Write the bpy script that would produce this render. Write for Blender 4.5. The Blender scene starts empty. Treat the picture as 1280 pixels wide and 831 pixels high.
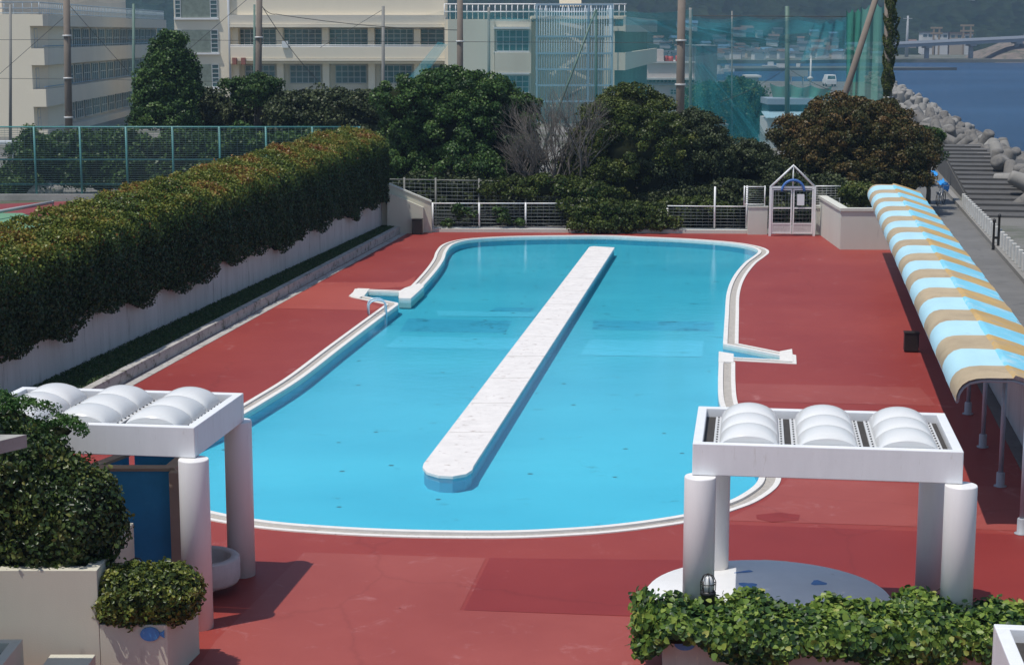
import bpy, bmesh, math, random
import numpy as np
from mathutils import Vector, Matrix
from mathutils.geometry import tessellate_polygon
random.seed(7); RNG=np.random.default_rng(11)
R=math.radians
S=bpy.context.scene; COL=S.collection

# ---------------------------------------------------------------- camera model (used to read real positions off the photo)
F=2200.0; CH=9.0; TH=math.atan((415.5-41)/F)
def P(u,v,z=0.0):
    a=(u-640)/F; b=(415.5-v)/F
    dy=math.cos(TH)+b*math.sin(TH); dz=-math.sin(TH)+b*math.cos(TH)
    t=(z-CH)/dz
    return (a*t,dy*t,z)
def PY(u,v,Y):
    a=(u-640)/F; b=(415.5-v)/F
    dy=math.cos(TH)+b*math.sin(TH); dz=-math.sin(TH)+b*math.cos(TH)
    t=Y/dy
    return (a*t,Y,CH+dz*t)
def X(u,Y,v=100): return PY(u,v,Y)[0]
def Z(v,Y,u=640): return PY(u,v,Y)[2]

# ---------------------------------------------------------------- materials
MATS={}
def nodes_of(m):
    m.use_nodes=True; nt=m.node_tree; return nt,nt.nodes,nt.links,nt.nodes['Principled BSDF']
def mat(name,col,rough=.6,var=.15,scale=3.0,bump=0.0,bscale=40,metal=0,spec=.5,col2=None,detail=6,stretch=None,streak=0,thr=None):
    """base colour broken up by two noises; optional second colour for stains"""
    if name in MATS: return MATS[name]
    m=bpy.data.materials.new(name); nt,N,L,b=nodes_of(m)
    b.inputs['Roughness'].default_value=rough; b.inputs['Metallic'].default_value=metal
    b.inputs['Specular IOR Level'].default_value=spec
    tc=N.new('ShaderNodeTexCoord'); mp=N.new('ShaderNodeMapping')
    L.new(tc.outputs['Object'],mp.inputs['Vector'])
    if stretch: mp.inputs['Scale'].default_value=stretch
    n1=N.new('ShaderNodeTexNoise'); n1.inputs['Scale'].default_value=scale; n1.inputs['Detail'].default_value=detail
    n1.inputs['Roughness'].default_value=.65
    L.new(mp.outputs[0],n1.inputs['Vector'])
    r=N.new('ShaderNodeValToRGB'); r.color_ramp.elements[0].position=.3; r.color_ramp.elements[1].position=.7
    c=np.array(col[:3],float)
    r.color_ramp.elements[0].color=(*np.clip(c*(1-var),0,1),1); r.color_ramp.elements[1].color=(*np.clip(c*(1+var*.7),0,1),1)
    L.new(n1.outputs['Fac'],r.inputs[0]); out=r.outputs[0]
    if col2 is not None:
        n2=N.new('ShaderNodeTexNoise'); n2.inputs['Scale'].default_value=scale*2.3; n2.inputs['Detail'].default_value=8; n2.inputs['Roughness'].default_value=.7
        L.new(mp.outputs[0],n2.inputs['Vector'])
        r2=N.new('ShaderNodeValToRGB'); t=thr or .6
        r2.color_ramp.elements[0].position=t; r2.color_ramp.elements[1].position=min(t+.12,1)
        r2.color_ramp.elements[0].color=(0,0,0,1); r2.color_ramp.elements[1].color=(1,1,1,1)
        L.new(n2.outputs['Fac'],r2.inputs[0])
        mx=N.new('ShaderNodeMix'); mx.data_type='RGBA'
        L.new(r2.outputs[0],mx.inputs[0]); L.new(out,mx.inputs[6]); mx.inputs[7].default_value=(*col2,1)
        out=mx.outputs[2]
    L.new(out,b.inputs['Base Color'])
    if bump:
        n3=N.new('ShaderNodeTexNoise'); n3.inputs['Scale'].default_value=bscale; n3.inputs['Detail'].default_value=4
        L.new(tc.outputs['Object'],n3.inputs['Vector'])
        bp=N.new('ShaderNodeBump'); bp.inputs['Strength'].default_value=bump; bp.inputs['Distance'].default_value=.02
        L.new(n3.outputs['Fac'],bp.inputs['Height']); L.new(bp.outputs[0],b.inputs['Normal'])
    MATS[name]=m; return m
def leafmat(name,stops,rough=.5,trans=.25,spec=.22):
    if name in MATS: return MATS[name]
    m=bpy.data.materials.new(name); nt,N,L,b=nodes_of(m)
    at=N.new('ShaderNodeAttribute'); at.attribute_name='tint'
    r=N.new('ShaderNodeValToRGB'); e=r.color_ramp.elements
    while len(e)<len(stops): e.new(.5)
    for i,(p,c) in enumerate(stops): e[i].position=p; e[i].color=(*c,1)
    L.new(at.outputs['Fac'],r.inputs[0]); L.new(r.outputs[0],b.inputs['Base Color'])
    b.inputs['Roughness'].default_value=rough; b.inputs['Specular IOR Level'].default_value=spec
    tr=N.new('ShaderNodeBsdfTranslucent'); L.new(r.outputs[0],tr.inputs[0])
    mx=N.new('ShaderNodeMixShader'); mx.inputs[0].default_value=trans
    L.new(b.outputs[0],mx.inputs[1]); L.new(tr.outputs[0],mx.inputs[2])
    L.new(mx.outputs[0],N['Material Output'].inputs['Surface'])
    MATS[name]=m; return m
def netmat(name,col,alpha,stripe=0):
    m=bpy.data.materials.new(name); nt,N,L,b=nodes_of(m)
    b.inputs['Base Color'].default_value=(*col,1); b.inputs['Roughness'].default_value=.8
    tc=N.new('ShaderNodeTexCoord'); n=N.new('ShaderNodeTexNoise'); n.inputs['Scale'].default_value=.35; n.inputs['Detail'].default_value=3
    mp=N.new('ShaderNodeMapping'); mp.inputs['Scale'].default_value=(1,1,.35)
    L.new(tc.outputs['Object'],mp.inputs[0]); L.new(mp.outputs[0],n.inputs['Vector'])
    mr=N.new('ShaderNodeMapRange'); mr.inputs['To Min'].default_value=alpha*.72; mr.inputs['To Max'].default_value=min(1,alpha*1.3)
    L.new(n.outputs['Fac'],mr.inputs['Value']); L.new(mr.outputs[0],b.inputs['Alpha'])
    MATS[name]=m; return m

white=mat('white_paint',(.78,.79,.80),.38,.05,1.6,.05,30,col2=(.60,.585,.55),thr=.60,stretch=(2.5,2.5,.5))
white_col=mat('white_column_paint',(.76,.745,.735),.45,.05,1.5,.04,30,col2=(.60,.58,.55),thr=.62,stretch=(2.5,2.5,.35))
white_thin=mat('white_metal_paint',(.78,.78,.76),.4,.05,4)
dome=mat('white_plastic_dome',(.84,.86,.85),.22,.03,3,spec=.6,col2=(.62,.62,.60),thr=.72)
dark_roof=mat('dark_roof_felt',(.045,.04,.036),.8,.3,12,.3,60)
concrete=mat('concrete',(.34,.33,.30),.85,.18,2,.3,25,col2=(.2,.19,.17),thr=.58)
concrete_dark=mat('weathered_concrete',(.16,.155,.15),.9,.2,1.2,.4,12,col2=(.09,.088,.085),thr=.55)
beige=mat('beige_render',(.55,.52,.42),.85,.06,1.2,.15,60,col2=(.43,.40,.33),thr=.62,stretch=(1,1,.25))
cream=mat('cream_wall_paint',(.58,.58,.51),.85,.06,.8,.1,40,col2=(.44,.43,.38),thr=.66,stretch=(1,1,.2))
retain=mat('stained_white_wall',(.52,.50,.48),.85,.12,1.1,.15,40,col2=(.30,.28,.26),thr=.56,stretch=(2.2,2.2,.22))
coping_w=mat('white_coping',(.72,.70,.66),.7,.08,4,.1,50,col2=(.42,.39,.34),thr=.60)
gutter=mat('gutter_grating',(.42,.39,.35),.8,.15,6,.3,50,col2=(.24,.21,.17),thr=.55)
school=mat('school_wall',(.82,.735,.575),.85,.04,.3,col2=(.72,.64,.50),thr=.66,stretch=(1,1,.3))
school_shaded=mat('school_wall_shaded',(.66,.60,.50),.9,.06,.3)  # darker copy of the school wall, facade shade put into the colour
win_glass=mat('window_glass',(.045,.12,.13),.15,.5,.45,spec=.8,col2=(.22,.27,.27),thr=.56)
block_glass=mat('glass_block',(.20,.24,.20),.35,.25,2.5,spec=.6)
win_frame=mat('window_frame_grey',(.5,.53,.53),.5,.04,3)
pole_m=mat('concrete_pole',(.20,.165,.135),.85,.12,1.5,.1,20)
pole_g=mat('green_pole_paint',(.09,.16,.13),.6,.15,2)
teal=mat('teal_fence_paint',(.07,.24,.235),.5,.12,3)
wire_m=mat('fence_wire',(.15,.17,.17),.5,.05,3)
cable=mat('black_cable',(.05,.05,.05),.7,.05,3)
asphalt=mat('asphalt',(.15,.148,.142),.95,.18,.5,.3,30,col2=(.085,.085,.085),thr=.56)
steel=mat('galvanised_paint',(.30,.34,.40),.45,.08,5,metal=.2)
black=mat('black_metal',(.018,.016,.015),.45,.2,5)
blue_paint=mat('blue_wall_paint',(.035,.30,.60),.6,.14,1.6,.05,30,col2=(.06,.35,.64),thr=.6)
tan_cap=mat('tan_wall_cap',(.34,.27,.21),.8,.1,3)
basin_m=mat('pink_grey_concrete',(.50,.44,.42),.85,.12,5,.3,60)
bark=mat('bark',(.10,.085,.07),.95,.3,6,.5,20)
bare_bark=mat('bare_branch_bark',(.15,.13,.112),.9,.2,4)
dark_core=mat('dark_foliage_core',(.020,.024,.012),1,.4,3,spec=0)  # near-black solid cores stand in for the shade inside the foliage

# ---------------------------------------------------------------- object helpers
def link(o): COL.objects.link(o); return o
def tag(o,label=None,cat=None,group=None,kind=None):
    if label: o['label']=label
    if cat: o['category']=cat
    if group: o['group']=group
    if kind: o['kind']=kind
    return o
def thing(name,label,cat,loc=(0,0,0),rz=0,group=None):
    o=bpy.data.objects.new(name,None); link(o); o.location=loc; o.rotation_euler=(0,0,rz); o.empty_display_size=.3
    return tag(o,label,cat,group)
def root_of(o):
    while o.parent: o=o.parent
    return o
class MB:
    def __init__(s): s.v=[]; s.f=[]; s.mi=[]; s.sm=[]
    def poly(s,pts,mi=0,smooth=False):
        n=len(s.v); s.v+= [tuple(p) for p in pts]; s.f.append(tuple(range(n,n+len(pts)))); s.mi.append(mi); s.sm.append(smooth)
    def add(s,vs,fs,mi=0,smooth=False):
        n=len(s.v); s.v+=[tuple(p) for p in vs]
        for f in fs: s.f.append(tuple(n+i for i in f)); s.mi.append(mi); s.sm.append(smooth)
        return s
    def box(s,x0,x1,y0,y1,z0,z1,mi=0,M=None):
        if x0>x1:x0,x1=x1,x0
        if y0>y1:y0,y1=y1,y0
        vs=[(x,y,z) for z in(z0,z1) for x,y in((x0,y0),(x1,y0),(x1,y1),(x0,y1))]
        if M is not None: vs=[tuple(M@Vector(v)) for v in vs]
        return s.add(vs,[(3,2,1,0),(4,5,6,7),(0,1,5,4),(1,2,6,5),(2,3,7,6),(3,0,4,7)],mi)
    def prism(s,pts,z0,z1,mi=0,cap=True):
        """pts ccw 2d"""
        n=len(pts)
        ar=sum(pts[i][0]*pts[(i+1)%n][1]-pts[(i+1)%n][0]*pts[i][1] for i in range(n))
        if ar<0: pts=pts[::-1]
        vs=[(p[0],p[1],z0) for p in pts]+[(p[0],p[1],z1) for p in pts]
        fs=[(i,(i+1)%n,n+(i+1)%n,n+i) for i in range(n)]
        if cap: fs+= [tuple(range(n,2*n)),tuple(range(n-1,-1,-1))]
        return s.add(vs,fs,mi)
    def wall(s,a,b,t,z0,z1,mi=0,z1b=None):
        """vertical slab from a to b (2d), thickness t to its left side"""
        a=Vector(a[:2]);b=Vector(b[:2]);d=(b-a).normalized();n=Vector((-d.y,d.x))*t
        q=[a,b,b+n,a+n]; zt=[z1,z1 if z1b is None else z1b]
        vs=[(p.x,p.y,z0) for p in q]+[(q[0].x,q[0].y,zt[0]),(q[1].x,q[1].y,zt[1]),(q[2].x,q[2].y,zt[1]),(q[3].x,q[3].y,zt[0])]
        return s.add(vs,[(3,2,1,0),(4,5,6,7),(0,1,5,4),(1,2,6,5),(2,3,7,6),(3,0,4,7)],mi)
    def tube(s,pts,r,n=8,mi=0,cap=True,smooth=True):
        pts=[Vector(p) for p in pts]; rs=r if isinstance(r,(list,tuple)) else [r]*len(pts)
        base=len(s.v); up=None
        for i,p in enumerate(pts):
            d=(pts[min(i+1,len(pts)-1)]-pts[max(i-1,0)]).normalized()
            if up is None: up=Vector((0,0,1)) if abs(d.z)<.9 else Vector((1,0,0))
            a=d.cross(up)
            if a.length<1e-4: a=d.cross(Vector((1,0,0)))
            a.normalize(); c=a.cross(d).normalized(); up=c
            for k in range(n):
                t=2*math.pi*k/n; q=p+(a*math.cos(t)+c*math.sin(t))*rs[i]; s.v.append(tuple(q))
        for i in range(len(pts)-1):
            for k in range(n):
                k2=(k+1)%n; s.f.append((base+i*n+k,base+i*n+k2,base+(i+1)*n+k2,base+(i+1)*n+k)); s.mi.append(mi); s.sm.append(smooth)
        if cap:
            s.f.append(tuple(base+k for k in range(n-1,-1,-1))); s.mi.append(mi); s.sm.append(False)
            s.f.append(tuple(base+(len(pts)-1)*n+k for k in range(n))); s.mi.append(mi); s.sm.append(False)
        return s
    def lathe(s,prof,c=(0,0),n=24,mi=0,smooth=True,a0=0,a1=2*math.pi):
        full=abs(a1-a0-2*math.pi)<1e-6; m=n if full else n+1; base=len(s.v)
        for (r,z) in prof:
            for k in range(m):
                t=a0+(a1-a0)*k/n; s.v.append((c[0]+r*math.cos(t),c[1]+r*math.sin(t),z))
        for i in range(len(prof)-1):
            for k in range(n):
                k2=(k+1)%m if full else k+1
                s.f.append((base+i*m+k,base+i*m+k2,base+(i+1)*m+k2,base+(i+1)*m+k)); s.mi.append(mi); s.sm.append(smooth)
        if full:
            for i,rev in((0,True),(len(prof)-1,False)):
                if prof[i][0]>1e-4:
                    q=[base+i*m+k for k in range(n)]; s.f.append(tuple(q[::-1] if rev else q)); s.mi.append(mi); s.sm.append(False)
        return s
    def build(s,name,mats,parent=None,world=False,origin=None,bevel=0):
        me=bpy.data.meshes.new(name); vs=s.v
        off=None
        if parent is not None and world: off=root_of(parent).location
        if origin is not None: off=Vector(origin)
        if off is not None: vs=[(v[0]-off[0],v[1]-off[1],v[2]-off[2]) for v in vs]
        me.from_pydata(vs,[],s.f); me.polygons.foreach_set('material_index',s.mi); me.polygons.foreach_set('use_smooth',s.sm)
        for m in (mats if isinstance(mats,(list,tuple)) else [mats]): me.materials.append(m)
        me.update()
        o=bpy.data.objects.new(name,me); link(o)
        if parent is not None: o.parent=parent
        if origin is not None: o.location=origin
        if bevel:
            b=o.modifiers.new('bevel','BEVEL'); b.width=bevel; b.segments=2; b.limit_method='ANGLE'; b.angle_limit=R(40)
        return o
def struct(name,mb,m,**k): return tag(mb.build(name,m,**k),kind='structure')
def copy_tree(o,parent=None):
    c=o.copy(); link(c); c.parent=parent
    for ch in list(o.children): copy_tree(ch,c)
    return c

# ---------------------------------------------------------------- foliage
def unit(a): return a/np.maximum(np.linalg.norm(a,axis=1,keepdims=True),1e-9)
def leaf_mesh(name,pts,nrm,size,tint,m,parent=None,origin=(0,0,0),aspect=.42,core=None,jit=.7,fold=.18,kind6=False):
    N=len(pts); pts=pts-np.array(origin)
    n=unit(nrm+RNG.normal(0,jit,(N,3))); t=unit(np.cross(n,RNG.normal(0,1,(N,3)))); b=np.cross(n,t)
    s=(size*RNG.uniform(.65,1.3,N))[:,None]
    if kind6:
        V=np.stack([pts-t*s*.5, pts-t*s*.28+b*s*aspect+n*s*fold, pts+t*s*.18+b*s*aspect*.8+n*s*fold, pts+t*s*.55,
                    pts+t*s*.18-b*s*aspect*.8+n*s*fold, pts-t*s*.28-b*s*aspect+n*s*fold],1).reshape(-1,3)
        base=(np.arange(N)*6)[:,None]; Fq=np.stack([base+np.array([[0,3,2,1]]),base+np.array([[0,5,4,3]])],1).reshape(-1,4); rep=2
    else:
        V=np.stack([pts-t*s*.5, pts+b*s*aspect+n*s*fold, pts+t*s*.5, pts-b*s*aspect+n*s*fold],1).reshape(-1,3)
        Fq=(np.arange(N)*4)[:,None]+np.array([[0,3,2,1]]); rep=1
    tt=np.repeat(tint,rep); nf=len(Fq); nc=0
    me=bpy.data.meshes.new(name)
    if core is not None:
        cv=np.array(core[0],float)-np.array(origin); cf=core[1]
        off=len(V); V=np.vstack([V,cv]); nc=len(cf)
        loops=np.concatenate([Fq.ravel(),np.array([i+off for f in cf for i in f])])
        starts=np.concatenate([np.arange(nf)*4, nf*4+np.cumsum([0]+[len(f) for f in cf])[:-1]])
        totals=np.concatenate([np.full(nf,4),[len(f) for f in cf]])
    else:
        loops=Fq.ravel(); starts=np.arange(nf)*4; totals=np.full(nf,4)
    me.vertices.add(len(V)); me.vertices.foreach_set('co',V.ravel())
    me.loops.add(len(loops)); me.loops.foreach_set('vertex_index',loops.astype(np.int32))
    me.polygons.add(len(starts)); me.polygons.foreach_set('loop_start',starts.astype(np.int32)); me.polygons.foreach_set('loop_total',totals.astype(np.int32))
    mi=np.zeros(len(starts),np.int32); mi[nf:]=1; me.polygons.foreach_set('material_index',mi)
    me.update(calc_edges=True)
    a=me.attributes.new('tint','FLOAT','FACE'); full=np.zeros(len(starts)); full[:nf]=tt; a.data.foreach_set('value',full)
    me.materials.append(m); me.materials.append(dark_core)
    o=bpy.data.objects.new(name,me); link(o); o.location=origin
    if parent is not None: o.parent=parent; o.location=(0,0,0)
    return o
def ico(c,r,sub=2,noise=.12):
    bm=bmesh.new(); bmesh.ops.create_icosphere(bm,subdivisions=sub,radius=1)
    vs=[]
    for v in bm.verts:
        k=1+random.uniform(-noise,noise); vs.append((c[0]+v.co.x*r[0]*k,c[1]+v.co.y*r[1]*k,c[2]+v.co.z*r[2]*k))
    fs=[tuple(x.index for x in f.verts) for f in bm.faces]; bm.free(); return vs,fs
def crown(blobs,nc,cr,nl,up=.35,lowcut=-.6,core=.72,flat=.75):
    """blobs: (cx,cy,cz,rx,ry,rz). leaf positions on clumps spread over and inside the blobs"""
    B=np.array(blobs,float); w=(B[:,3]*B[:,5]+B[:,4]*B[:,5]+B[:,3]*B[:,4]); w/=w.sum()
    k=RNG.choice(len(B),nc,p=w); d=unit(RNG.normal(0,1,(nc,3))); 
    bad=d[:,2]<lowcut; d[bad,2]*=-1
    rr=np.where(RNG.random(nc)<.78,RNG.uniform(.82,1.05,nc),RNG.uniform(.5,.85,nc))
    c=B[k,:3]+d*B[k,3:]*rr[:,None]
    # drop clumps buried in other blobs
    inside=np.zeros(nc,bool)
    for i in range(len(B)):
        q=((c-B[i,:3])/B[i,3:]); inside|=((q**2).sum(1)<.42)&(k!=i)
    c=c[~inside]; d=d[~inside]; n=len(c)
    R_=cr*RNG.uniform(.55,1.35,n); ct=RNG.random(n)
    e=unit(RNG.normal(0,1,(n*nl,3))+np.repeat(d*.5,nl,0)+np.array([0,0,up]))
    pos=np.repeat(c,nl,0)+e*np.repeat(R_,nl)[:,None]*RNG.uniform(.55,1.08,(n*nl,1))*np.array([1,1,flat])
    tint=np.repeat(ct,nl)*.6+RNG.random(n*nl)*.4
    cv=[];cf=[]
    for b in B:
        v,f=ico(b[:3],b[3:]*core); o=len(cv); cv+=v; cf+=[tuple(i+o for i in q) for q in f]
    return pos,e,tint,(cv,cf)
def tree(name,label,base,blobs,lm,nc,cr,nl,ls,cat='tree',group=None,trunk_r=.18,fine=1,core=.72,limbs=5,up=.35,lean=(0,0),flat=.75,tintf=None,lowcut=-.6):
    t=thing(name,label,cat,base,0,group)
    nl=int(nl*1.7); ls=ls*.76
    pos,e,tint,co=crown(blobs,nc,cr,nl,up,core=core,flat=flat,lowcut=lowcut)
    if tintf is not None: tint=tintf(pos,tint)
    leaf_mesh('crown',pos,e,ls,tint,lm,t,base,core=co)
    mb=MB(); B=Vector(base); top=Vector((blobs[0][0],blobs[0][1],blobs[0][2]))
    fork=B.lerp(top,.45)+Vector((random.uniform(-.1,.1),0,0))
    mb.tube([B-Vector((0,0,.1)),B.lerp(fork,.5)+Vector((.05,0,0)),fork,top],[trunk_r*1.25,trunk_r,trunk_r*.8,trunk_r*.3],8)
    for i in range(limbs):
        b=random.choice(blobs); q=Vector((b[0]+random.uniform(-.6,.6)*b[3],b[1]+random.uniform(-.6,.6)*b[4],b[2]+random.uniform(-.1,.5)*b[5]))
        mb.tube([fork.lerp(B,random.uniform(0,.4)),fork.lerp(q,.5)+Vector((0,0,.1)),q],[trunk_r*.5,trunk_r*.35,trunk_r*.1],6)
    mb.build('trunk',bark,t,world=True)
    return t

# ================================================================= axes of the place
AXA=R(7.8); AX=Vector((math.sin(AXA),math.cos(AXA),0)); LT=Vector((math.cos(AXA),-math.sin(AXA),0))
AW=Vector((.1578,.9875,0)); AWL=Vector((.9875,-.1578,0))
SEA=-3.5

# ================================================================= sea, land, hills
def grid_sheet(name,x0,x1,y0,y1,nx,ny,zf,m):
    mb=MB(); vs=[(x0+(x1-x0)*i/nx,y0+(y1-y0)*j/ny,0) for j in range(ny+1) for i in range(nx+1)]
    vs=[(x,y,zf(x,y)) for x,y,_ in vs]
    fs=[(j*(nx+1)+i,j*(nx+1)+i+1,(j+1)*(nx+1)+i+1,(j+1)*(nx+1)+i) for j in range(ny) for i in range(nx)]
    mb.add(vs,fs,0,True); return struct(name,mb,m)
def water_material():
    m=bpy.data.materials.new('sea_water'); nt,N,L,b=nodes_of(m)
    b.inputs['Base Color'].default_value=(.018,.075,.20,1); b.inputs['Roughness'].default_value=.22; b.inputs['IOR'].default_value=1.33
    tc=N.new('ShaderNodeTexCoord'); mp=N.new('ShaderNodeMapping'); mp.inputs['Scale'].default_value=(.28,.55,1)
    n=N.new('ShaderNodeTexNoise'); n.inputs['Scale'].default_value=1.0; n.inputs['Detail'].default_value=8; n.inputs['Roughness'].default_value=.7
    L.new(tc.outputs['Object'],mp.inputs[0]); L.new(mp.outputs[0],n.inputs['Vector'])
    bp=N.new('ShaderNodeBump'); bp.inputs['Strength'].default_value=1; bp.inputs['Distance'].default_value=1.1
    L.new(n.outputs['Fac'],bp.inputs['Height']); L.new(bp.outputs[0],b.inputs['Normal'])
    n2=N.new('ShaderNodeTexNoise'); n2.inputs['Scale'].default_value=.02; n2.inputs['Detail'].default_value=5
    mp2=N.new('ShaderNodeMapping'); mp2.inputs['Scale'].default_value=(.35,1,1); L.new(tc.outputs['Object'],mp2.inputs[0]); L.new(mp2.outputs[0],n2.inputs['Vector'])
    r=N.new('ShaderNodeValToRGB'); r.color_ramp.elements[0].position=.35; r.color_ramp.elements[1].position=.65
    r.color_ramp.elements[0].color=(.015,.062,.145,1); r.color_ramp.elements[1].color=(.032,.10,.21,1)
    L.new(n2.outputs['Fac'],r.inputs[0]); L.new(r.outputs[0],b.inputs['Base Color'])
    return m
mb=MB(); mb.poly([(-5000,-3000,SEA),(5000,-3000,SEA),(5000,9000,SEA),(-5000,9000,SEA)]); struct('sea_water',mb,water_material())
ground_m=mat('town_ground',(.17,.165,.15),.95,.25,.06,col2=(.07,.085,.05),thr=.5)
# mainland: one sheet from behind the camera to the harbour, ending at the sea wall
def prom_x(Y): return 19.2+.17*(Y-65.5)
# harbour flats and far shore
flat_m=mat('far_flats',(.09,.10,.09),.95,.3,.02,col2=(.22,.21,.19),thr=.6)
mb=MB(); mb.prism([(-1200,560),(40,575),(150,600),(120,625),(-1200,650)],SEA-1,SEA+.9); struct('harbour_flats',mb,flat_m)
mb=MB(); mb.prism([(-2600,715),(120,728),(150,752),(300,748),(700,735),(2600,760),(2600,2600),(-2600,2600)],SEA-1,SEA+1.4); struct('far_shore_ground',mb,mat('far_shore_land',(.15,.15,.12),.95,.3,.03,col2=(.05,.07,.035),thr=.48))
def hills_m():
    m=bpy.data.materials.new('wooded_hill'); nt,N,L,b=nodes_of(m); b.inputs['Roughness'].default_value=1; b.inputs['Specular IOR Level'].default_value=0
    tc=N.new('ShaderNodeTexCoord')
    n=N.new('ShaderNodeTexNoise'); n.inputs['Scale'].default_value=.055; n.inputs['Detail'].default_value=10; n.inputs['Roughness'].default_value=.75; L.new(tc.outputs['Object'],n.inputs['Vector'])
    r=N.new('ShaderNodeValToRGB'); e=r.color_ramp.elements; e[0].position=.35; e[0].color=(.006,.018,.008,1); e[1].position=.78; e[1].color=(.035,.052,.026,1)
    L.new(n.outputs['Fac'],r.inputs[0]); L.new(r.outputs[0],b.inputs['Base Color'])
    v=N.new('ShaderNodeTexVoronoi'); v.inputs['Scale'].default_value=.12; L.new(tc.outputs['Object'],v.inputs['Vector'])
    bp=N.new('ShaderNodeBump'); bp.inputs['Strength'].default_value=.9; bp.inputs['Distance'].default_value=6; L.new(v.outputs['Distance'],bp.inputs['Height']); L.new(bp.outputs[0],b.inputs['Normal'])
    return m
from mathutils import noise as MN
def hz(x,y):
    d=(y-860-40*math.sin(x*.004))/420.0
    if x>330: d=(y-770)/420.0
    h=max(0,min(1,d)); h=h*h*(3-2*h)
    n=MN.fractal(Vector((x*.004,y*.004,1.3)),1,2,5); n2=MN.fractal(Vector((x*.03,y*.03,5)),1,2,4)
    return SEA+.9+h*(150+55*n)+ (6*n2*min(1,h*6) if h>0 else 0)
grid_sheet('hills',-1100,1300,760,1560,300,110,hz,hills_m())
# sandy bluff at the end of the bridge
mb=MB(); bx=PY(1262,75,760)[0]+15
ring=[]
for j in range(9):
    for i in range(17):
        u=i/16; v=j/8; x=bx-24+u*95; y=750+v*60
        z=SEA+1+ 9.5*math.sin(min(1,u*2.6)*math.pi/2)**.9*math.sin(min(1,v*2+.05)*math.pi/2) + MN.noise(Vector((x*.1,y*.1,0)))*1.2
        ring.append((x,y,z if u>0 and v>0 else SEA))
mb.add(ring,[(j*17+i,j*17+i+1,(j+1)*17+i+1,(j+1)*17+i) for j in range(8) for i in range(16)],0,True)
struct('bluff',mb,mat('sandy_bluff',(.18,.145,.115),.95,.3,.12,.3,2,col2=(.06,.07,.04),thr=.5))

# ---------------------------------------------------------------- bridge and far buildings
YB=770
br=thing('road_bridge','long grey road bridge on round piers across the far shore','bridge',(PY(1200,70,YB)[0],YB,SEA))
x0,x1=X(1090,YB),X(1276,YB)
def brz(x): return Z(56.5,YB)+(x-x0)/(x1-x0)*(Z(47.5,YB)-Z(56.5,YB))
mb=MB(); k=24
for i in range(k):
    xa=x0+(x1-x0)*i/k; xb=x0+(x1-x0)*(i+1)/k; za,zb=brz(xa),brz(xb)
    mb.add([(xa,YB-5,za-1.6),(xb,YB-5,zb-1.6),(xb,YB+5,zb-1.6),(xa,YB+5,za-1.6),(xa,YB-5,za),(xb,YB-5,zb),(xb,YB+5,zb),(xa,YB+5,za)],
       [(3,2,1,0),(4,5,6,7),(0,1,5,4),(2,3,7,6)])
mb.build('deck',mat('bridge_girder',(.22,.25,.28),.8,.08,.2),br,world=True)
mb=MB()
for i in range(k):
    xa=x0+(x1-x0)*i/k; xb=x0+(x1-x0)*(i+1)/k
    mb.add([(xa,YB-5.4,brz(xa)-.2),(xb,YB-5.4,brz(xb)-.2),(xb,YB-5.01,brz(xb)-.2),(xa,YB-5.01,brz(xa)-.2),(xa,YB-5.4,brz(xa)+1),(xb,YB-5.4,brz(xb)+1),(xb,YB-5.01,brz(xb)+1),(xa,YB-5.01,brz(xa)+1)],
       [(3,2,1,0),(4,5,6,7),(0,1,5,4),(2,3,7,6)])
mb.build('parapet',mat('bridge_parapet',(.48,.50,.52),.8,.08,.2),br,world=True)
for u in (1102,1157,1212,1269):
    x=X(u,YB); mb=MB(); mb.tube([(x,YB,SEA),(x,YB,brz(x)-2.2)],1.05,14); mb.box(x-1.3,x+1.3,YB-4.5,YB+4.5,brz(x)-2.4,brz(x)-1.62); mb.build('pier',mat('bridge_pier',(.30,.33,.36),.85,.1,.2),br,world=True)
hw=[mat('far_white_wall',(.62,.61,.58),.8,.05,.2),mat('far_grey_wall',(.33,.34,.34),.8,.05,.2),mat('far_tan_wall',(.46,.38,.28),.8,.05,.2),mat('far_orange_steel',(.30,.22,.13),.8,.1,.2)]
rf=[mat('far_dark_roof',(.07,.075,.085),.8,.1,.2),mat('far_brown_roof',(.17,.10,.07),.8,.1,.2),mat('far_blue_roof',(.12,.22,.33),.8,.1,.2)]
def house(x,y,z,w,d,h,wi,ri,label,group,rz=0):
    t=thing('house',label,'house',(x,y,z),rz,group)
    a=MB(); a.box(-w/2,w/2,-d/2,d/2,-3,h); a.build('wall',hw[wi],t)
    a=MB(); rh=w*.22; e=.4
    a.add([(-w/2-e,-d/2-e,h+.01),(w/2+e,-d/2-e,h+.01),(w/2+e,d/2+e,h+.01),(-w/2-e,d/2+e,h+.01),(-w/2-e,0,h+rh),(w/2+e,0,h+rh)],[(0,1,5,4),(2,3,4,5),(0,4,3),(1,2,5),(3,2,1,0)])
    a.build('roof',rf[ri],t); return t
hl={(0,0):'small white house with dark roof among the trees of the far shore',(0,1):'small white house with brown roof among the trees of the far shore',(0,2):'small white house with blue roof among the trees of the far shore',
    (1,0):'small grey house with dark roof among the trees of the far shore',(1,1):'small grey house with brown roof among the trees of the far shore',(1,2):'small grey house with blue roof among the trees of the far shore',
    (2,0):'small tan house with dark roof among the trees of the far shore',(2,1):'small tan house with brown roof among the trees of the far shore',(2,2):'small tan house with blue roof among the trees of the far shore'}
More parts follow.
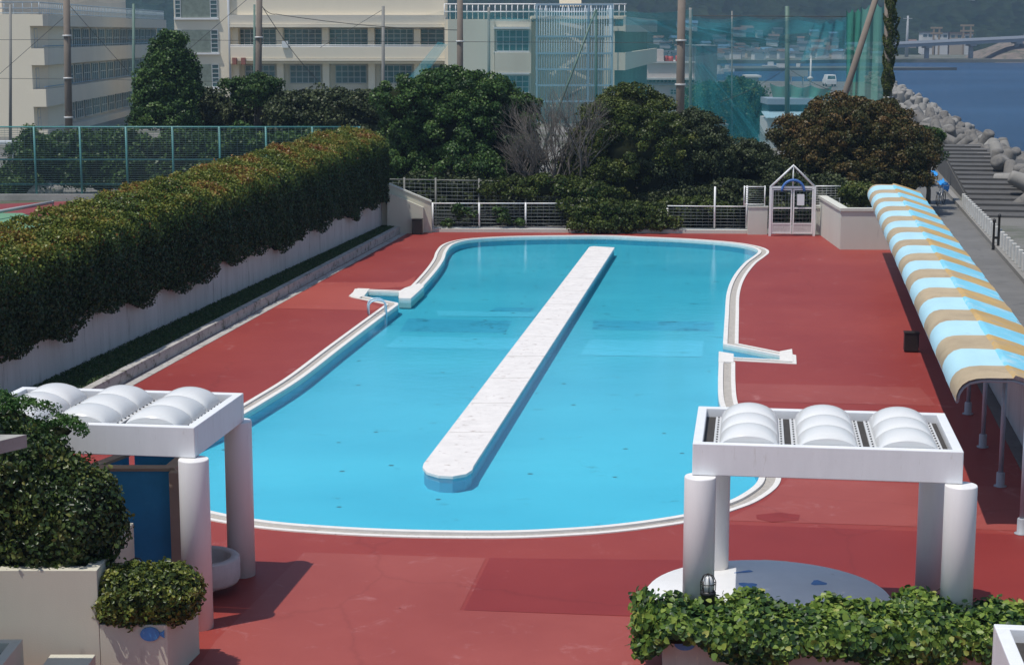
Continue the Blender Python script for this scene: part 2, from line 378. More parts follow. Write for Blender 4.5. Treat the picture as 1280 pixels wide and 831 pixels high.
for i in range(130):
    if i<75: u=random.uniform(815,1112); v=random.uniform(24,56)
    elif i<95: u=random.uniform(866,1060); v=random.uniform(44,60)
    else: u=random.uniform(1120,1290); v=random.uniform(0,26)
    y=random.uniform(880,960) if v>22 else random.uniform(1010,1080)
    x=X(u,y); z=hz(x,y); 
    if i<95 and random.random()<.45: y=random.uniform(740,850); x=X(u,y); z=SEA+1.4
    wi=random.choice([0,0,1,2]); ri=random.choice([0,0,1,2])
    w=random.uniform(3.2,6.5)
    house(x,y,z,w,w*.7,random.uniform(2,3.4),wi,ri,hl[(wi,ri)],'houses on the far shore',random.uniform(-.5,.5))
# the yard of buildings behind the bridge
def far_block(name,label,cat,u0,u1,v0,v1,Y,m,extra=None):
    Y=905; z1=Z(v0,Y); xa,xb=X(u0,Y),X(u1,Y); z0=min(hz((xa+xb)/2,Y),z1-3.5)-2; t=thing(name,label,cat,((xa+xb)/2,Y,z0))
    a=MB(); a.box(xa,xb,Y,Y+8,z0,z1); a.build('wall',m,t,world=True)
    a=MB(); a.box(xa-.4,xb+.4,Y-.4,Y+8.4,z1+.01,z1+.5); a.build('roof',rf[1 if 'orange' in label else 0],t,world=True)
    a=MB(); n=max(2,int((xb-xa)/4))
    for i in range(n):
        c=xa+(i+.5)*(xb-xa)/n; a.box(c-.9,c+.9,Y-.06,Y-.01,z1-2.2,z1-.9)
    a.build('window',win_glass,t,world=True); return t
far_block('harbour_building','long low white building behind the left half of the bridge','building',1151,1164,41,50,812,hw[0])
far_block('harbour_building','low white shed behind the middle of the bridge','building',1168,1183,41.5,50,812,hw[0])
far_block('harbour_building','small cream office behind the bridge left of the orange frame','building',1185,1201,42,50,812,hw[2])
far_block('harbour_building','white box building under the orange frame behind the bridge','building',1204,1214,43,50,812,hw[0])
def gantry(u0,u1,v0,v1,label):
    Y=898; xa,xb=X(u0,Y),X(u1,Y); z1=Z(v0,Y); z0=min(hz((xa+xb)/2,Y),Z(47,Y))-1; t=thing('gantry_frame',label,'gantry',((xa+xb)/2,Y,z0))
    a=MB()
    for x in(xa,xb): a.box(x-.4,x+.4,Y,Y+.8,z0,z1)
    a.build('upright',hw[3],t,world=True); a=MB()
    for q in (0,.45): a.box(xa-1.5,xb+1.5,Y-.1,Y+.9,z1-q*6-.9,z1-q*6)
    a.build('beam',hw[3],t,world=True)
gantry(1202,1211,31,50,'tall orange steel frame behind the bridge'); gantry(1165,1172,34,50,'low orange crossbeam frame behind the left part of the bridge')
Y=820; mx_=X(1132,Y); mb=MB(); mb.tube([(mx_,Y,SEA+1),(mx_,Y,Z(20,Y))],[.9,.4],8); mb.box(mx_-2,mx_+2,Y-.3,Y+.3,Z(24,Y),Z(23,Y))
tag(mb.build('utility_mast',hw[1],origin=(mx_,Y,SEA+1)),'thin pale mast standing at the left end of the bridge','mast')
# moored boats in the harbour
for i in range(12):
    u=random.uniform(872,1050); v=random.choice([random.uniform(84,93),random.uniform(74,78)]); p=P(u,v,SEA)
    mb=MB(); L_=random.uniform(4,9); w=L_*.25
    hull=[(-L_/2,-w/2),(L_*.3,-w/2),(L_/2,0),(L_*.3,w/2),(-L_/2,w/2)]
    b_=thing('boat','small white boat lying in the harbour behind the green nets','boat',(p[0],p[1],SEA),random.uniform(-.6,.6),'boats in the harbour')
    mb.prism(hull,-.2,.9); mb.build('hull',hw[0],b_); mb=MB(); mb.box(-L_*.2,L_*.12,-w*.3,w*.3,.92,2.1); mb.build('cabin',hw[0],b_)

# ================================================================= deck, pool
red=bpy.data.materials.new('red_deck_paint'); nt,N,L,b=nodes_of(red)
b.inputs['Roughness'].default_value=.5; b.inputs['Specular IOR Level'].default_value=.3
def deck_mat(name,c0,c1,dust=.58):
    m=bpy.data.materials.new(name); nt,N,L,b=nodes_of(m); b.inputs['Roughness'].default_value=.55; b.inputs['Specular IOR Level'].default_value=.3
    tc=N.new('ShaderNodeTexCoord')
    n=N.new('ShaderNodeTexNoise'); n.inputs['Scale'].default_value=.16; n.inputs['Detail'].default_value=9; n.inputs['Roughness'].default_value=.68; L.new(tc.outputs['Object'],n.inputs['Vector'])
    r=N.new('ShaderNodeValToRGB'); r.color_ramp.elements[0].position=.36; r.color_ramp.elements[1].position=.66
    r.color_ramp.elements[0].color=(*c0,1); r.color_ramp.elements[1].color=(*c1,1); L.new(n.outputs['Fac'],r.inputs[0])
    # scuffs: stretched pale wear
    mp=N.new('ShaderNodeMapping'); mp.inputs['Scale'].default_value=(.7,.7,1); L.new(tc.outputs['Object'],mp.inputs[0])
    n2=N.new('ShaderNodeTexNoise'); n2.inputs['Scale'].default_value=1.6; n2.inputs['Detail'].default_value=12; n2.inputs['Roughness'].default_value=.78; n2.inputs['Distortion'].default_value=1.2; L.new(mp.outputs[0],n2.inputs['Vector'])
    r2=N.new('ShaderNodeValToRGB'); r2.color_ramp.elements[0].position=dust; r2.color_ramp.elements[1].position=dust+.14
    r2.color_ramp.elements[0].color=(0,0,0,1); r2.color_ramp.elements[1].color=(.6,.6,.6,1); L.new(n2.outputs['Fac'],r2.inputs[0])
    mx=N.new('ShaderNodeMix'); mx.data_type='RGBA'; L.new(r2.outputs[0],mx.inputs[0]); L.new(r.outputs[0],mx.inputs[6]); mx.inputs[7].default_value=(.45,.20,.19,1)
    # small dark drips
    v=N.new('ShaderNodeTexNoise'); v.inputs['Scale'].default_value=7; v.inputs['Detail'].default_value=3; L.new(tc.outputs['Object'],v.inputs['Vector'])
    r3=N.new('ShaderNodeValToRGB'); r3.color_ramp.elements[0].position=.74; r3.color_ramp.elements[1].position=.78; r3.color_ramp.elements[0].color=(1,1,1,1); r3.color_ramp.elements[1].color=(.55,.5,.5,1); L.new(v.outputs['Fac'],r3.inputs[0])
    mm=N.new('ShaderNodeMix'); mm.data_type='RGBA'; mm.blend_type='MULTIPLY'; mm.inputs[0].default_value=1; L.new(mx.outputs[2],mm.inputs[6]); L.new(r3.outputs[0],mm.inputs[7])
    vc=N.new('ShaderNodeTexVoronoi'); vc.feature='DISTANCE_TO_EDGE'; vc.inputs['Scale'].default_value=.22
    nd=N.new('ShaderNodeTexNoise'); nd.inputs['Scale'].default_value=1.4; nd.inputs['Detail'].default_value=6; L.new(tc.outputs['Object'],nd.inputs['Vector'])
    mv=N.new('ShaderNodeMix'); mv.data_type='RGBA'; mv.inputs[0].default_value=.35; L.new(tc.outputs['Object'],mv.inputs[6]); L.new(nd.outputs['Color'],mv.inputs[7]); L.new(mv.outputs[2],vc.inputs['Vector'])
    rc=N.new('ShaderNodeValToRGB'); rc.color_ramp.elements[0].position=0; rc.color_ramp.elements[1].position=.006; rc.color_ramp.elements[0].color=(.88,.86,.86,1); rc.color_ramp.elements[1].color=(1,1,1,1); L.new(vc.outputs['Distance'],rc.inputs[0])
    mc=N.new('ShaderNodeMix'); mc.data_type='RGBA'; mc.blend_type='MULTIPLY'; mc.inputs[0].default_value=1; L.new(mm.outputs[2],mc.inputs[6]); L.new(rc.outputs[0],mc.inputs[7])
    L.new(mc.outputs[2],b.inputs['Base Color'])
    return m
deck_a=deck_mat('red_deck',(.24,.033,.027),(.295,.050,.038))
deck_b=deck_mat('red_deck_faded',(.265,.052,.042),(.325,.074,.060),.57)
deck_c=deck_mat('red_deck_fresh',(.205,.023,.020),(.25,.032,.027),.64)
deck_o=deck_mat('red_deck_orange',(.32,.060,.045),(.38,.080,.058),.60)

def crom(pts,seg=8):
    out=[];n=len(pts)
    for i in range(n-1):
        p0=Vector(pts[max(i-1,0)]);p1=Vector(pts[i]);p2=Vector(pts[i+1]);p3=Vector(pts[min(i+2,n-1)])
        for k in range(seg):
            t=k/seg; out.append(.5*((2*p1)+(-p0+p2)*t+(2*p0-5*p1+4*p2-p3)*t*t+(-p0+3*p1-3*p2+p3)*t**3))
    out.append(Vector(pts[-1])); return out
def g2(*pts): return [Vector(P(u,v,0)[:2]) for u,v in pts]
segA=crom(g2((513,373.5),(530,357),(546,338.5),(555,325),(558.5,315),(566,306.5),(583,301.2),(610,298.6),(653,296.8),(710,296),(760,296),(800,297.7),(853,300),(906,304),(932,308),(945,312),(947.5,316),(941,321.5),(929.7,330),(916.5,346.4),(908.5,366.6),(906,395.5),(903.8,429)),6)
inR=g2((903.8,431),(975,445.5),(975,450.5),(918,447.5),(899,441))
segB=crom(g2((898.5,453),(897.5,479),(899,503),(908,526),(925,552),(943,576),(949,592),(944,606.5),(922,622),(896.5,632),(855.5,644),(773,656),(695,662),(617,664.5),(500,663),(400,658),(330,651.5),(265,640),(225,626),(200,607),(194,588),(206,570),(240,550),(290,527),(340,497.5),(380,471.8),(428,434.5),(472,401),(498,381.5)),7)
inL=g2((497.5,379.5),(455,371),(458,364.5),(499,366),(499,373),(512.5,373.6))
outl=segA+inR+segB+inL
# clean near-duplicates
cl=[]
for p in outl:
    if not cl or (Vector(p)-cl[-1]).length>.06: cl.append(Vector(p))
outl=cl
area=sum(outl[i].x*outl[(i+1)%len(outl)].y-outl[(i+1)%len(outl)].x*outl[i].y for i in range(len(outl)))
if area<0: outl=outl[::-1]
def offset(pl,d):
    n=len(pl);o=[]
    for i in range(n):
        a=pl[i-1];b=pl[i];c=pl[(i+1)%n]
        e1=(b-a).normalized();e2=(c-b).normalized()
        n1=Vector((e1.y,-e1.x));n2=Vector((e2.y,-e2.x)); m=(n1+n2)
        if m.length<.2: m=n1
        m.normalize(); k=max(.45,m.dot(n1)); o.append(b+m*d/k)
    return o
rings=[(0,-.34),(0,-.13),(0,-.125),(0,.03),(.13,.03),(.131,-.02),(.34,-.02),(.341,.022),(.45,.022),(.452,-.01)]
RG=[[(q.x,q.y,z) for q in offset(outl,d)] for d,z in rings]; n=len(outl)
poolwall=mat('pale_blue_pool_wall',(.12,.50,.66),.5,.08,2)
mb=MB()
def band(mb,i,j,mi=0):
    a,b_=RG[i],RG[j]
    mb.add(a+b_,[(k,(k+1)%n,n+(k+1)%n,n+k)[::-1] for k in range(n)],mi)
mb=MB(); band(mb,0,1); struct('pool_wall',mb,poolwall)
mb=MB(); band(mb,2,3); band(mb,3,4); band(mb,4,5); band(mb,6,7); band(mb,7,8); band(mb,8,9); band(mb,5,6,1)
struct('pool_coping',mb,[coping_w,gutter])
def fill(outer,hole,z,mb,mi=0):
    lists=[[Vector((p[0],p[1],0)) for p in outer]]
    if hole is not None: lists.append([Vector((p[0],p[1],0)) for p in hole])
    allp=[p for l in lists for p in l]; tr=tessellate_polygon(lists)
    fs=[]
    for t in tr:
        a,b_,c=(allp[i] for i in t)
        cr=(b_-a).cross(c-a).z
        if abs(cr)<1e-9: continue
        fs.append(tuple(t) if cr>0 else tuple(t[::-1]))
    mb.add([(p.x,p.y,z) for p in allp],fs,mi)
# mainland sheet with the pool basin cut out of it
gp_=[(-1500,-300),(prom_x(-300)+6,-300),(prom_x(104)+6,104),(prom_x(330)+3,330),(20,345),(-60,350),(-1500,360)]
mb=MB(); fill(gp_,[(q.x,q.y) for q in offset(outl,.40)],-.03,mb)
for i in range(1,6):
    a,b_=gp_[i],gp_[(i+1)%len(gp_)]
    mb.poly([(a[0],a[1],SEA-1),(b_[0],b_[1],SEA-1),(b_[0],b_[1],-.03),(a[0],a[1],-.03)])
struct('ground',mb,ground_m)
# deck
def lk(Y): return -10.03+(Y-45.09)*(5.08/35.2)-.05      # kerb line
dk=[(lk(8),8),(6.55,8),(10.22,31.09),(16.6,71.9),(16.6,73.6),(13.81,73.7),(13.9,79.2),(10.75,79.75),(-3.7,80.85),(lk(80.9),80.9)]
mb=MB(); fill(dk,[(q.x,q.y) for q in offset(outl,.44)],0,mb); struct('pool_deck',mb,deck_a)
# pool floor
def pool_mat(name,c0,c1,stain=.60):
    m=bpy.data.materials.new(name); nt,N,L,b=nodes_of(m); b.inputs['Roughness'].default_value=.7; b.inputs['Specular IOR Level'].default_value=.2
    tc=N.new('ShaderNodeTexCoord'); mp=N.new('ShaderNodeMapping'); mp.inputs['Scale'].default_value=(.5,1,1); L.new(tc.outputs['Object'],mp.inputs[0])
    n=N.new('ShaderNodeTexNoise'); n.inputs['Scale'].default_value=.25; n.inputs['Detail'].default_value=10; n.inputs['Roughness'].default_value=.6; L.new(mp.outputs[0],n.inputs['Vector'])
    r=N.new('ShaderNodeValToRGB'); r.color_ramp.elements[0].position=.3; r.color_ramp.elements[1].position=.7; r.color_ramp.elements[0].color=(*c0,1); r.color_ramp.elements[1].color=(*c1,1); L.new(n.outputs['Fac'],r.inputs[0])
    n2=N.new('ShaderNodeTexNoise'); n2.inputs['Scale'].default_value=1.3; n2.inputs['Detail'].default_value=12; n2.inputs['Roughness'].default_value=.75; L.new(tc.outputs['Object'],n2.inputs['Vector'])
    r2=N.new('ShaderNodeValToRGB'); r2.color_ramp.elements[0].position=stain; r2.color_ramp.elements[1].position=stain+.12; r2.color_ramp.elements[0].color=(1,1,1,1); r2.color_ramp.elements[1].color=(.45,.42,.42,1); L.new(n2.outputs['Fac'],r2.inputs[0])
    mm=N.new('ShaderNodeMix'); mm.data_type='RGBA'; mm.blend_type='MULTIPLY'; mm.inputs[0].default_value=1; L.new(r.outputs[0],mm.inputs[6]); L.new(r2.outputs[0],mm.inputs[7])
    # faint leaf litter / chips
    v=N.new('ShaderNodeTexVoronoi'); v.inputs['Scale'].default_value=1.1; L.new(tc.outputs['Object'],v.inputs['Vector'])
    r3=N.new('ShaderNodeValToRGB'); r3.color_ramp.elements[0].position=.06; r3.color_ramp.elements[1].position=.08; r3.color_ramp.elements[0].color=(.35,.3,.28,1); r3.color_ramp.elements[1].color=(1,1,1,1); L.new(v.outputs['Distance'],r3.inputs[0])
    m2=N.new('ShaderNodeMix'); m2.data_type='RGBA'; m2.blend_type='MULTIPLY'; m2.inputs[0].default_value=1; L.new(mm.outputs[2],m2.inputs[6]); L.new(r3.outputs[0],m2.inputs[7])
    L.new(m2.outputs[2],b.inputs['Base Color']); return m
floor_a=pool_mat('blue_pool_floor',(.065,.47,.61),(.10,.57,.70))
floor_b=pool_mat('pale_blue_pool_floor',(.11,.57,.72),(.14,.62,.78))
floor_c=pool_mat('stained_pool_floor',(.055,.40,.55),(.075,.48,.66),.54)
mb=MB(); fill([(q.x,q.y) for q in offset(outl,-.001)],None,-.34,mb); struct('pool_floor',mb,floor_a)
def patch(name,pts,z,m):
    mb=MB(); q=[P(u,v,z) for u,v in pts]
    ar=sum(q[i][0]*q[(i+1)%len(q)][1]-q[(i+1)%len(q)][0]*q[i][1] for i in range(len(q)))
    mb.poly(q if ar>0 else q[::-1]); return struct(name,mb,m)
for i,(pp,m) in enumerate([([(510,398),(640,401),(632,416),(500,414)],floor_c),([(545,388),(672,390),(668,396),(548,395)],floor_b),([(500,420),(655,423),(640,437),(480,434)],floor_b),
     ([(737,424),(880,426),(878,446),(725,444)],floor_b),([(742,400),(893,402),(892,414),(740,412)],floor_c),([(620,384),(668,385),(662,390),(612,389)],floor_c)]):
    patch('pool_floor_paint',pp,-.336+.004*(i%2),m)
# pool water surface: clear film with mirror reflection at grazing angles
m=bpy.data.materials.new('pool_water'); nt,N,L,b=nodes_of(m); N.remove(b)
tr=N.new('ShaderNodeBsdfTransparent'); tr.inputs[0].default_value=(.80,.95,.985,1)
gl=N.new('ShaderNodeBsdfGlossy'); gl.inputs['Roughness'].default_value=.03
fr=N.new('ShaderNodeFresnel'); fr.inputs['IOR'].default_value=1.33; mx=N.new('ShaderNodeMixShader')
tc=N.new('ShaderNodeTexCoord'); nn=N.new('ShaderNodeTexNoise'); nn.inputs['Scale'].default_value=3.2; nn.inputs['Detail'].default_value=8; nn.inputs['Roughness'].default_value=.65
bp=N.new('ShaderNodeBump'); bp.inputs['Strength'].default_value=.3; bp.inputs['Distance'].default_value=.02
L.new(tc.outputs['Object'],nn.inputs['Vector']); L.new(nn.outputs['Fac'],bp.inputs['Height']); L.new(bp.outputs[0],gl.inputs['Normal']); L.new(bp.outputs[0],fr.inputs['Normal'])
L.new(fr.outputs[0],mx.inputs[0]); L.new(tr.outputs[0],mx.inputs[1]); L.new(gl.outputs[0],mx.inputs[2]); L.new(mx.outputs[0],N['Material Output'].inputs['Surface'])
mb=MB(); fill([(q.x,q.y) for q in outl],None,-.04,mb); struct('pool_water',mb,m)
for pp in ([(498.5,365.2),(498.5,373.9),(513.5,374.2),(530,359),(524,355),(506,361)],[(436,371),(447,361.5),(462,362),(455.5,370.5),(449,373)],[(974.5,444),(974.5,440.5),(990,437.5),(991.5,453.3),(974.5,452.5)],[(898.5,440.5),(917,443.5),(917,454),(898,453.5)]):
    q=[P(u,v,0)[:2] for u,v in pp]; mb=MB(); mb.prism(q,-.3,.036); struct('pool_coping_block',mb,coping_w)
# deck repaint patches
patch('deck_paint_patch',[(160,478),(305,440),(410,436),(463,398),(437,393),(310,430),(232,440)],.004,deck_b) if False else None
patch('deck_paint_patch',[(395,353),(503,353),(520,345),(515,358),(470,361),(438,367),(440,372),(476,384),(466,388),(333,385)],.004,deck_o)
patch('deck_paint_patch',[(921,479),(1150,484),(1170,507),(923,501)],.004,deck_b)
patch('deck_paint_patch',[(985,598),(1300,610),(1300,664),(1100,656),(905,650),(958,625)],.004,deck_b)
patch('deck_paint_patch',[(380,690),(607,697),(575,762),(900,775),(900,900),(200,900),(270,800)],.004,deck_b)
patch('deck_paint_patch',[(612,697),(900,700),(800,735),(810,770),(580,762)],.004,deck_c)
patch('deck_paint_patch',[(905,655),(1300,669),(1300,760),(900,760)],.004,deck_c)
patch('deck_stain',[(945,643),(975,640),(1000,643),(998,650),(965,652),(946,648)],.008,deck_c)
patch('deck_stain',[(928,703),(955,699),(985,701),(1000,708),(960,712)],.008,mat('grey_stain',(.13,.11,.11),.8,.2,3))

# island bar in the middle of the pool
isl=g2((742,308.6),(768.3,310.2),(592.2,583.5),(590.5,588.5),(583,593.5),(566,596.5),(548,595.5),(533,591),(528.3,585),(529.5,580.5),(736.6,309.4))
it=thing('pool_island','long narrow white concrete bar lying down the middle of the pool','pool island',(isl[3].x,isl[3].y,0))
mb=MB(); mb.prism([(p.x,p.y) for p in isl],-.04,.03); mb.build('top_slab',mat('weathered_white_slab',(.72,.69,.66),.75,.1,1.9,.15,20,col2=(.36,.29,.26),thr=.575),it,world=True,bevel=.01)
ii=[Vector((p.x,p.y)) for p in isl]
if sum(ii[i].x*ii[(i+1)%len(ii)].y-ii[(i+1)%len(ii)].x*ii[i].y for i in range(len(ii)))<0: ii=ii[::-1]
ii=offset(ii,-.03)
mb=MB(); mb.prism([(p.x,p.y) for p in ii],-.34,-.041); mb.build('base_wall',mat('island_blue_side',(.10,.40,.55),.6,.1,2),it,world=True)
mb=MB()
for k in range(1,12):
    a=ii and Vector(P(528.3+(736.6-528.3)*0,585)[:2]); 
    t=k/12; pa=Vector(P(528.5,584.8)[:2]).lerp(Vector(P(736.6,309.4)[:2]),t); pb=Vector(P(592.2,583.5)[:2]).lerp(Vector(P(768.3,310.2)[:2]),t)
    d=(pb-pa).normalized(); pa=pa+d*.01; pb=pb-d*.01
    mb.wall(pa,pb,.025,.0302,.0325)
mb.build('joint',mat('joint_mortar',(.45,.42,.39),.9,.1,3),it,world=True)

# ladder handrails
lp=P(474,393)
t=thing('pool_ladder','pale blue looped pool ladder rails at the left inlet corner','ladder',(lp[0]-.05,lp[1],0),R(-81))
for s in(-.2,.2):
    mb=MB(); pts=[(s,-.30,0)]+[(s,-.30+.28*(1-math.cos(a)),.30+.20*math.sin(a)) for a in np.linspace(0,math.pi,9)]+[(s,.27,-.33)]
    mb.tube(pts,.028,8); mb.build('handrail',mat('pale_blue_steel',(.45,.68,.80),.35,.05,5),t)
mb=MB()
for z in(-.05,-.25): mb.box(-.19,.19,.22,.30,z,z+.03)
mb.build('tread',white_thin,t)

# ================================================================= kerb strip, retaining wall, hedge on the left
WA=Vector((-11.57,45.4)); WB=Vector((-5.61,82.0)); WD=(WB-WA).normalized(); WN=Vector((WD.y,-WD.x))
def wl(s,off=0): return WA+WD*s+WN*off          # point along the wall
mb=MB(); mb.wall(wl(-22),wl(36.6),.35,-.02,1.75); w=mb.build('retaining_wall',retain,origin=(*wl(0),0))
tag(w,'stained white retaining wall running under the long hedge','wall')
kA=Vector((lk(22),22)); kB=Vector((lk(79.9),79.9))
mb=MB(); mb.wall(kA,kB,.24,-.02,.32); mb.wall(kA+Vector((.05,0)),kB+Vector((.05,0)),-.28,-.01,.012)
kb=mb.build('kerb',mat('mossy_kerb',(.42,.40,.37),.9,.15,1.5,.3,20,col2=(.14,.13,.10),thr=.52),origin=(kA.x,kA.y,0)); tag(kb,'long low grey concrete kerb edging the grass strip under the hedge','kerb')
mb=MB(); q=[kA+Vector((-.24,0)),kB+Vector((-.24,0)),wl(36),wl(-22)]; mb.poly([(p.x,p.y,.26) for p in q]); struct('grass_bed',mb,mat('grass_soil',(.035,.045,.02),.95,.3,3,.4,20))
gm=leafmat('grass_blades',[(0,(.02,.045,.012)),(.7,(.05,.10,.025)),(1,(.12,.13,.05))])
n_=40000; s=RNG.uniform(-20,36,n_); o_=RNG.random(n_)
pp=np.zeros((n_,3))
for i in range(n_):
    a=wl(s[i],.02); Yc=a.y; b_=Vector((lk(Yc)-.26,Yc)); c=a.lerp(b_,o_[i]); pp[i]=(c.x,c.y,.29+.05*random.random())
o=leaf_mesh('grass',pp,np.tile([[.3,-.6,.35]],(n_,1)),.11,RNG.random(n_),gm,origin=(pp[0][0],pp[0][1],.26),aspect=.12); tag(o,kind='stuff'); o['label']='short dark grass in the strip between kerb and retaining wall'; o['category']='grass'
# weeds at the foot of the wall
# hedge
hedge_m=leafmat('hedge_leaves',[(0,(.014,.024,.008)),(.3,(.035,.058,.014)),(.48,(.10,.145,.024)),(.74,(.22,.22,.04)),(.88,(.25,.135,.035)),(1,(.17,.05,.02))],rough=.4,trans=.2)
def ztop(s): return np.interp(s,[-24,-6,4,20,30,37],[3.3,3.5,3.8,4.05,4.25,4.4])
def zbot(s): return 1.38+.22*np.sin(s*.9)*np.sin(s*.37+1)+ .12*np.sin(s*2.3)+np.interp(s,[30,37],[0,.35])
def hedge_pts(n):
    s=RNG.uniform(-23,35.0,n); face=RNG.random(n)
    P3=np.zeros((n,3)); Nn=np.zeros((n,3)); ti=np.zeros(n)
    zt=ztop(s)+.05*np.sin(s*.9)+.03*np.sin(s*4.1+1)+.03*np.sin(s*9); zb=zbot(s)
    W=1.9
    front=face<.56; top=(face>=.56)&(face<.97); end=face>=.97
    bul=.05*np.sin(s*.8+.5)+.03*np.sin(s*3.7)
    h=RNG.random(n)**.9
    off=np.zeros(n); z=np.zeros(n); nx=np.zeros(n); nz=np.zeros(n)
    # front
    z[front]=(zb+(zt-zb)*h)[front]; rnd=np.clip((h-.90)/.10,0,1)
    off[front]=(.30+bul-.22*rnd**2+ .05*np.sin(z*3+s*2.1)+RNG.normal(0,.05,n))[front]; nx[front]=1; nz[front]=(rnd*.8)[front]
    u=RNG.random(n)
    off[top]=(.28+bul-W*u)[top]; z[top]=(zt+.5*u-.16*np.clip((.1-u)/.1,0,1)**2-.2*np.clip((u-.9)/.1,0,1)**2+.06*np.sin(u*9+s*3)+RNG.normal(0,.045,n))[top]; nz[top]=1
    s[end]=35.1+RNG.normal(0,.06,n)[end]; off[end]=(.35-W*u)[end]; z[end]=(zb+(zt-zb)*h)[end]
    base=np.array([WA.x,WA.y]); P3[:,:2]=base+s[:,None]*np.array([WD.x,WD.y])+off[:,None]*np.array([WN.x,WN.y]); P3[:,2]=z
    Nn[:,0]=WN.x*nx; Nn[:,1]=WN.y*nx; Nn[:,2]=nz; Nn[end]=[WD.x,WD.y,0]
    # new growth colour: reddish and yellow on the upper rim, in irregular patches
    pat=np.array([MN.fractal(Vector((a*.55,b_*.9,c*.9)),1,2,3) for a,b_,c in zip(s,off,z)])
    rim=np.clip((z-(zt-.95))/.95,0,1)
    topf=top*1.0
    ti=.08+.26*RNG.random(n)+rim*(.20+.36*pat)+.14*topf+.22*RNG.random(n)*rim
    ti=np.where(RNG.random(n)<.03*rim,.95,ti)
    return P3,Nn,np.clip(ti,0,1)
a_,b_,c_=hedge_pts(260000)
cv=[];cf=[]; ns=60
for i in range(ns+1):
    ss=-23+57.6*i/ns; zt=float(ztop(ss)); zb=float(zbot(ss))+.1
    for off,z in((.10,zb),(.10,zt-.35),(-.05,zt-.18),(-1.3,zt+.2),(-1.4,zb)):
        p=wl(ss,off); cv.append((p.x,p.y,z))
for i in range(ns):
    for k in range(5):
        k2=(k+1)%5; cf.append((i*5+k,(i+1)*5+k,(i+1)*5+k2,i*5+k2))
cf.append((0,1,2,3,4)); q=ns*5; cf.append((q+4,q+3,q+2,q+1,q))
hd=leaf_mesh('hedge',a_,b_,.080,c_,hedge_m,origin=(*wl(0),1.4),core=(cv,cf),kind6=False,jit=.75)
tag(hd,'long tall clipped hedge with reddish new leaves above the retaining wall','hedge')
# hanging twigs under the hedge
# sloping end wall
Yw=80.0
t=thing('sloping_wall','cream sloping end wall at the far left corner of the pool deck','wall',(X(515,Yw),Yw,0))
def wallface(pts,Y,th,mb):
    q=[PY(u,v,Y) for u,v in pts]; q=[(a,Y,max(c,-.02)) for a,_,c in q]
    n=len(q); back=[(a,Y+th,c) for a,_,c in q]
    mb.add(q+back,[tuple(range(n)),tuple(range(2*n-1,n-1,-1))]+[(i,i+n,(i+1)%n+n,(i+1)%n) for i in range(n)])
mb=MB(); wallface([(478,292),(540,292),(538.5,253.4),(481,229),(476,228)],Yw,.25,mb); mb.build('upper_wall',beige,t,world=True)
mb=MB(); wallface([(484,296),(529,296),(529,259.5),(499,246.5),(484,241)],Yw-.35,.34,mb); mb.build('lower_wall',beige,t,world=True)
mb=MB(); a=PY(481,229,Yw);c=PY(538.5,253.4,Yw); mb.add([(a[0],Yw-.04,a[2]),(c[0]+.03,Yw-.04,c[2]),(c[0]+.03,Yw+.29,c[2]),(a[0],Yw+.29,a[2]),(a[0],Yw-.04,a[2]+.07),(c[0]+.03,Yw-.04,c[2]+.07),(c[0]+.03,Yw+.29,c[2]+.07),(a[0],Yw+.29,a[2]+.07)],[(3,2,1,0),(4,5,6,7),(0,1,5,4),(1,2,6,5),(2,3,7,6),(3,0,4,7)])
mb.build('cap',cream,t,world=True)
def bin_(u0,u1,v0,v1,z0,label):
    p=P((u0+u1)/2,v1,0); p=(p[0]*min(1,79.1/p[1]),min(p[1],79.1),0); w=(u1-u0)/F*p[1]*.95; h=Z(v0,p[1])
    t=thing('litter_box',label,'box',(p[0],p[1]+w/2,0),-AXA)
    mb=MB(); mb.box(-w/2,w/2,-w*.4,w*.4,.03,h-.04); mb.build('body',black,t,bevel=.02)
    mb=MB(); mb.box(-w/2-.015,w/2+.015,-w*.4-.015,w*.4+.015,h-.038,h); mb.build('lid',black,t,bevel=.01)
bin_(515,528,274,291,0,'black box standing at the foot of the sloping end wall')
bin_(1131,1150,416,441,0,'black box standing in the awning shade on the right side of the deck')

# ================================================================= fences and gate at the far end
def bar(mb,a,b,r): mb.tube([a,b],r,6)
def fence(name,label,posts,Y0,Y1,zrails,ztops,m_post,wire_n=7,vert=.25,base_z=.06,wm=None):
    """posts: list of pixel u; Y interpolated"""
    u0,u1=posts[0],posts[-1]
    pt=[]
    for u in posts:
        Y=Y0+(Y1-Y0)*(u-u0)/(u1-u0); pt.append((X(u,Y,280),Y))
    t=thing(name,label,'fence',(pt[0][0],pt[0][1],0))
    for i,(x,y) in enumerate(pt):
        mb=MB(); mb.tube([(x,y,0),(x,y,ztops[min(i,len(ztops)-1)])],.045,8); mb.build('post',m_post,t,world=True)
    for zr in zrails:
        mb=MB()
        for a,b_ in zip(pt[:-1],pt[1:]): bar(mb,(*a,zr),(*b_,zr),.03)
        mb.build('rail',m_post,t,world=True)
    mb=MB(); zt=max(zrails); 
    for a,b_ in zip(pt[:-1],pt[1:]):
        a=Vector((*a,0));b_=Vector((*b_,0)); L_=(b_-a).length
        for k in range(1,wire_n+1):
            z=base_z+(zt-base_z)*k/(wire_n+1); mb.tube([a+Vector((0,-.02,z)),b_+Vector((0,-.02,z))],.011,4)
        nv=int(L_/vert)
        for k in range(1,nv): q=a.lerp(b_,k/nv); mb.tube([q+Vector((0,.01,base_z)),q+Vector((0,.01,zt))],.006,4)
    mb.build('wire_panel',wm or wire_m,t,world=True)
    return t
fy=80.6
fence('low_fence','low white pool fence left of the ivy behind the pool',[541,599,657,716],fy,fy,[1.28,.16],[1.32],white_thin,7)
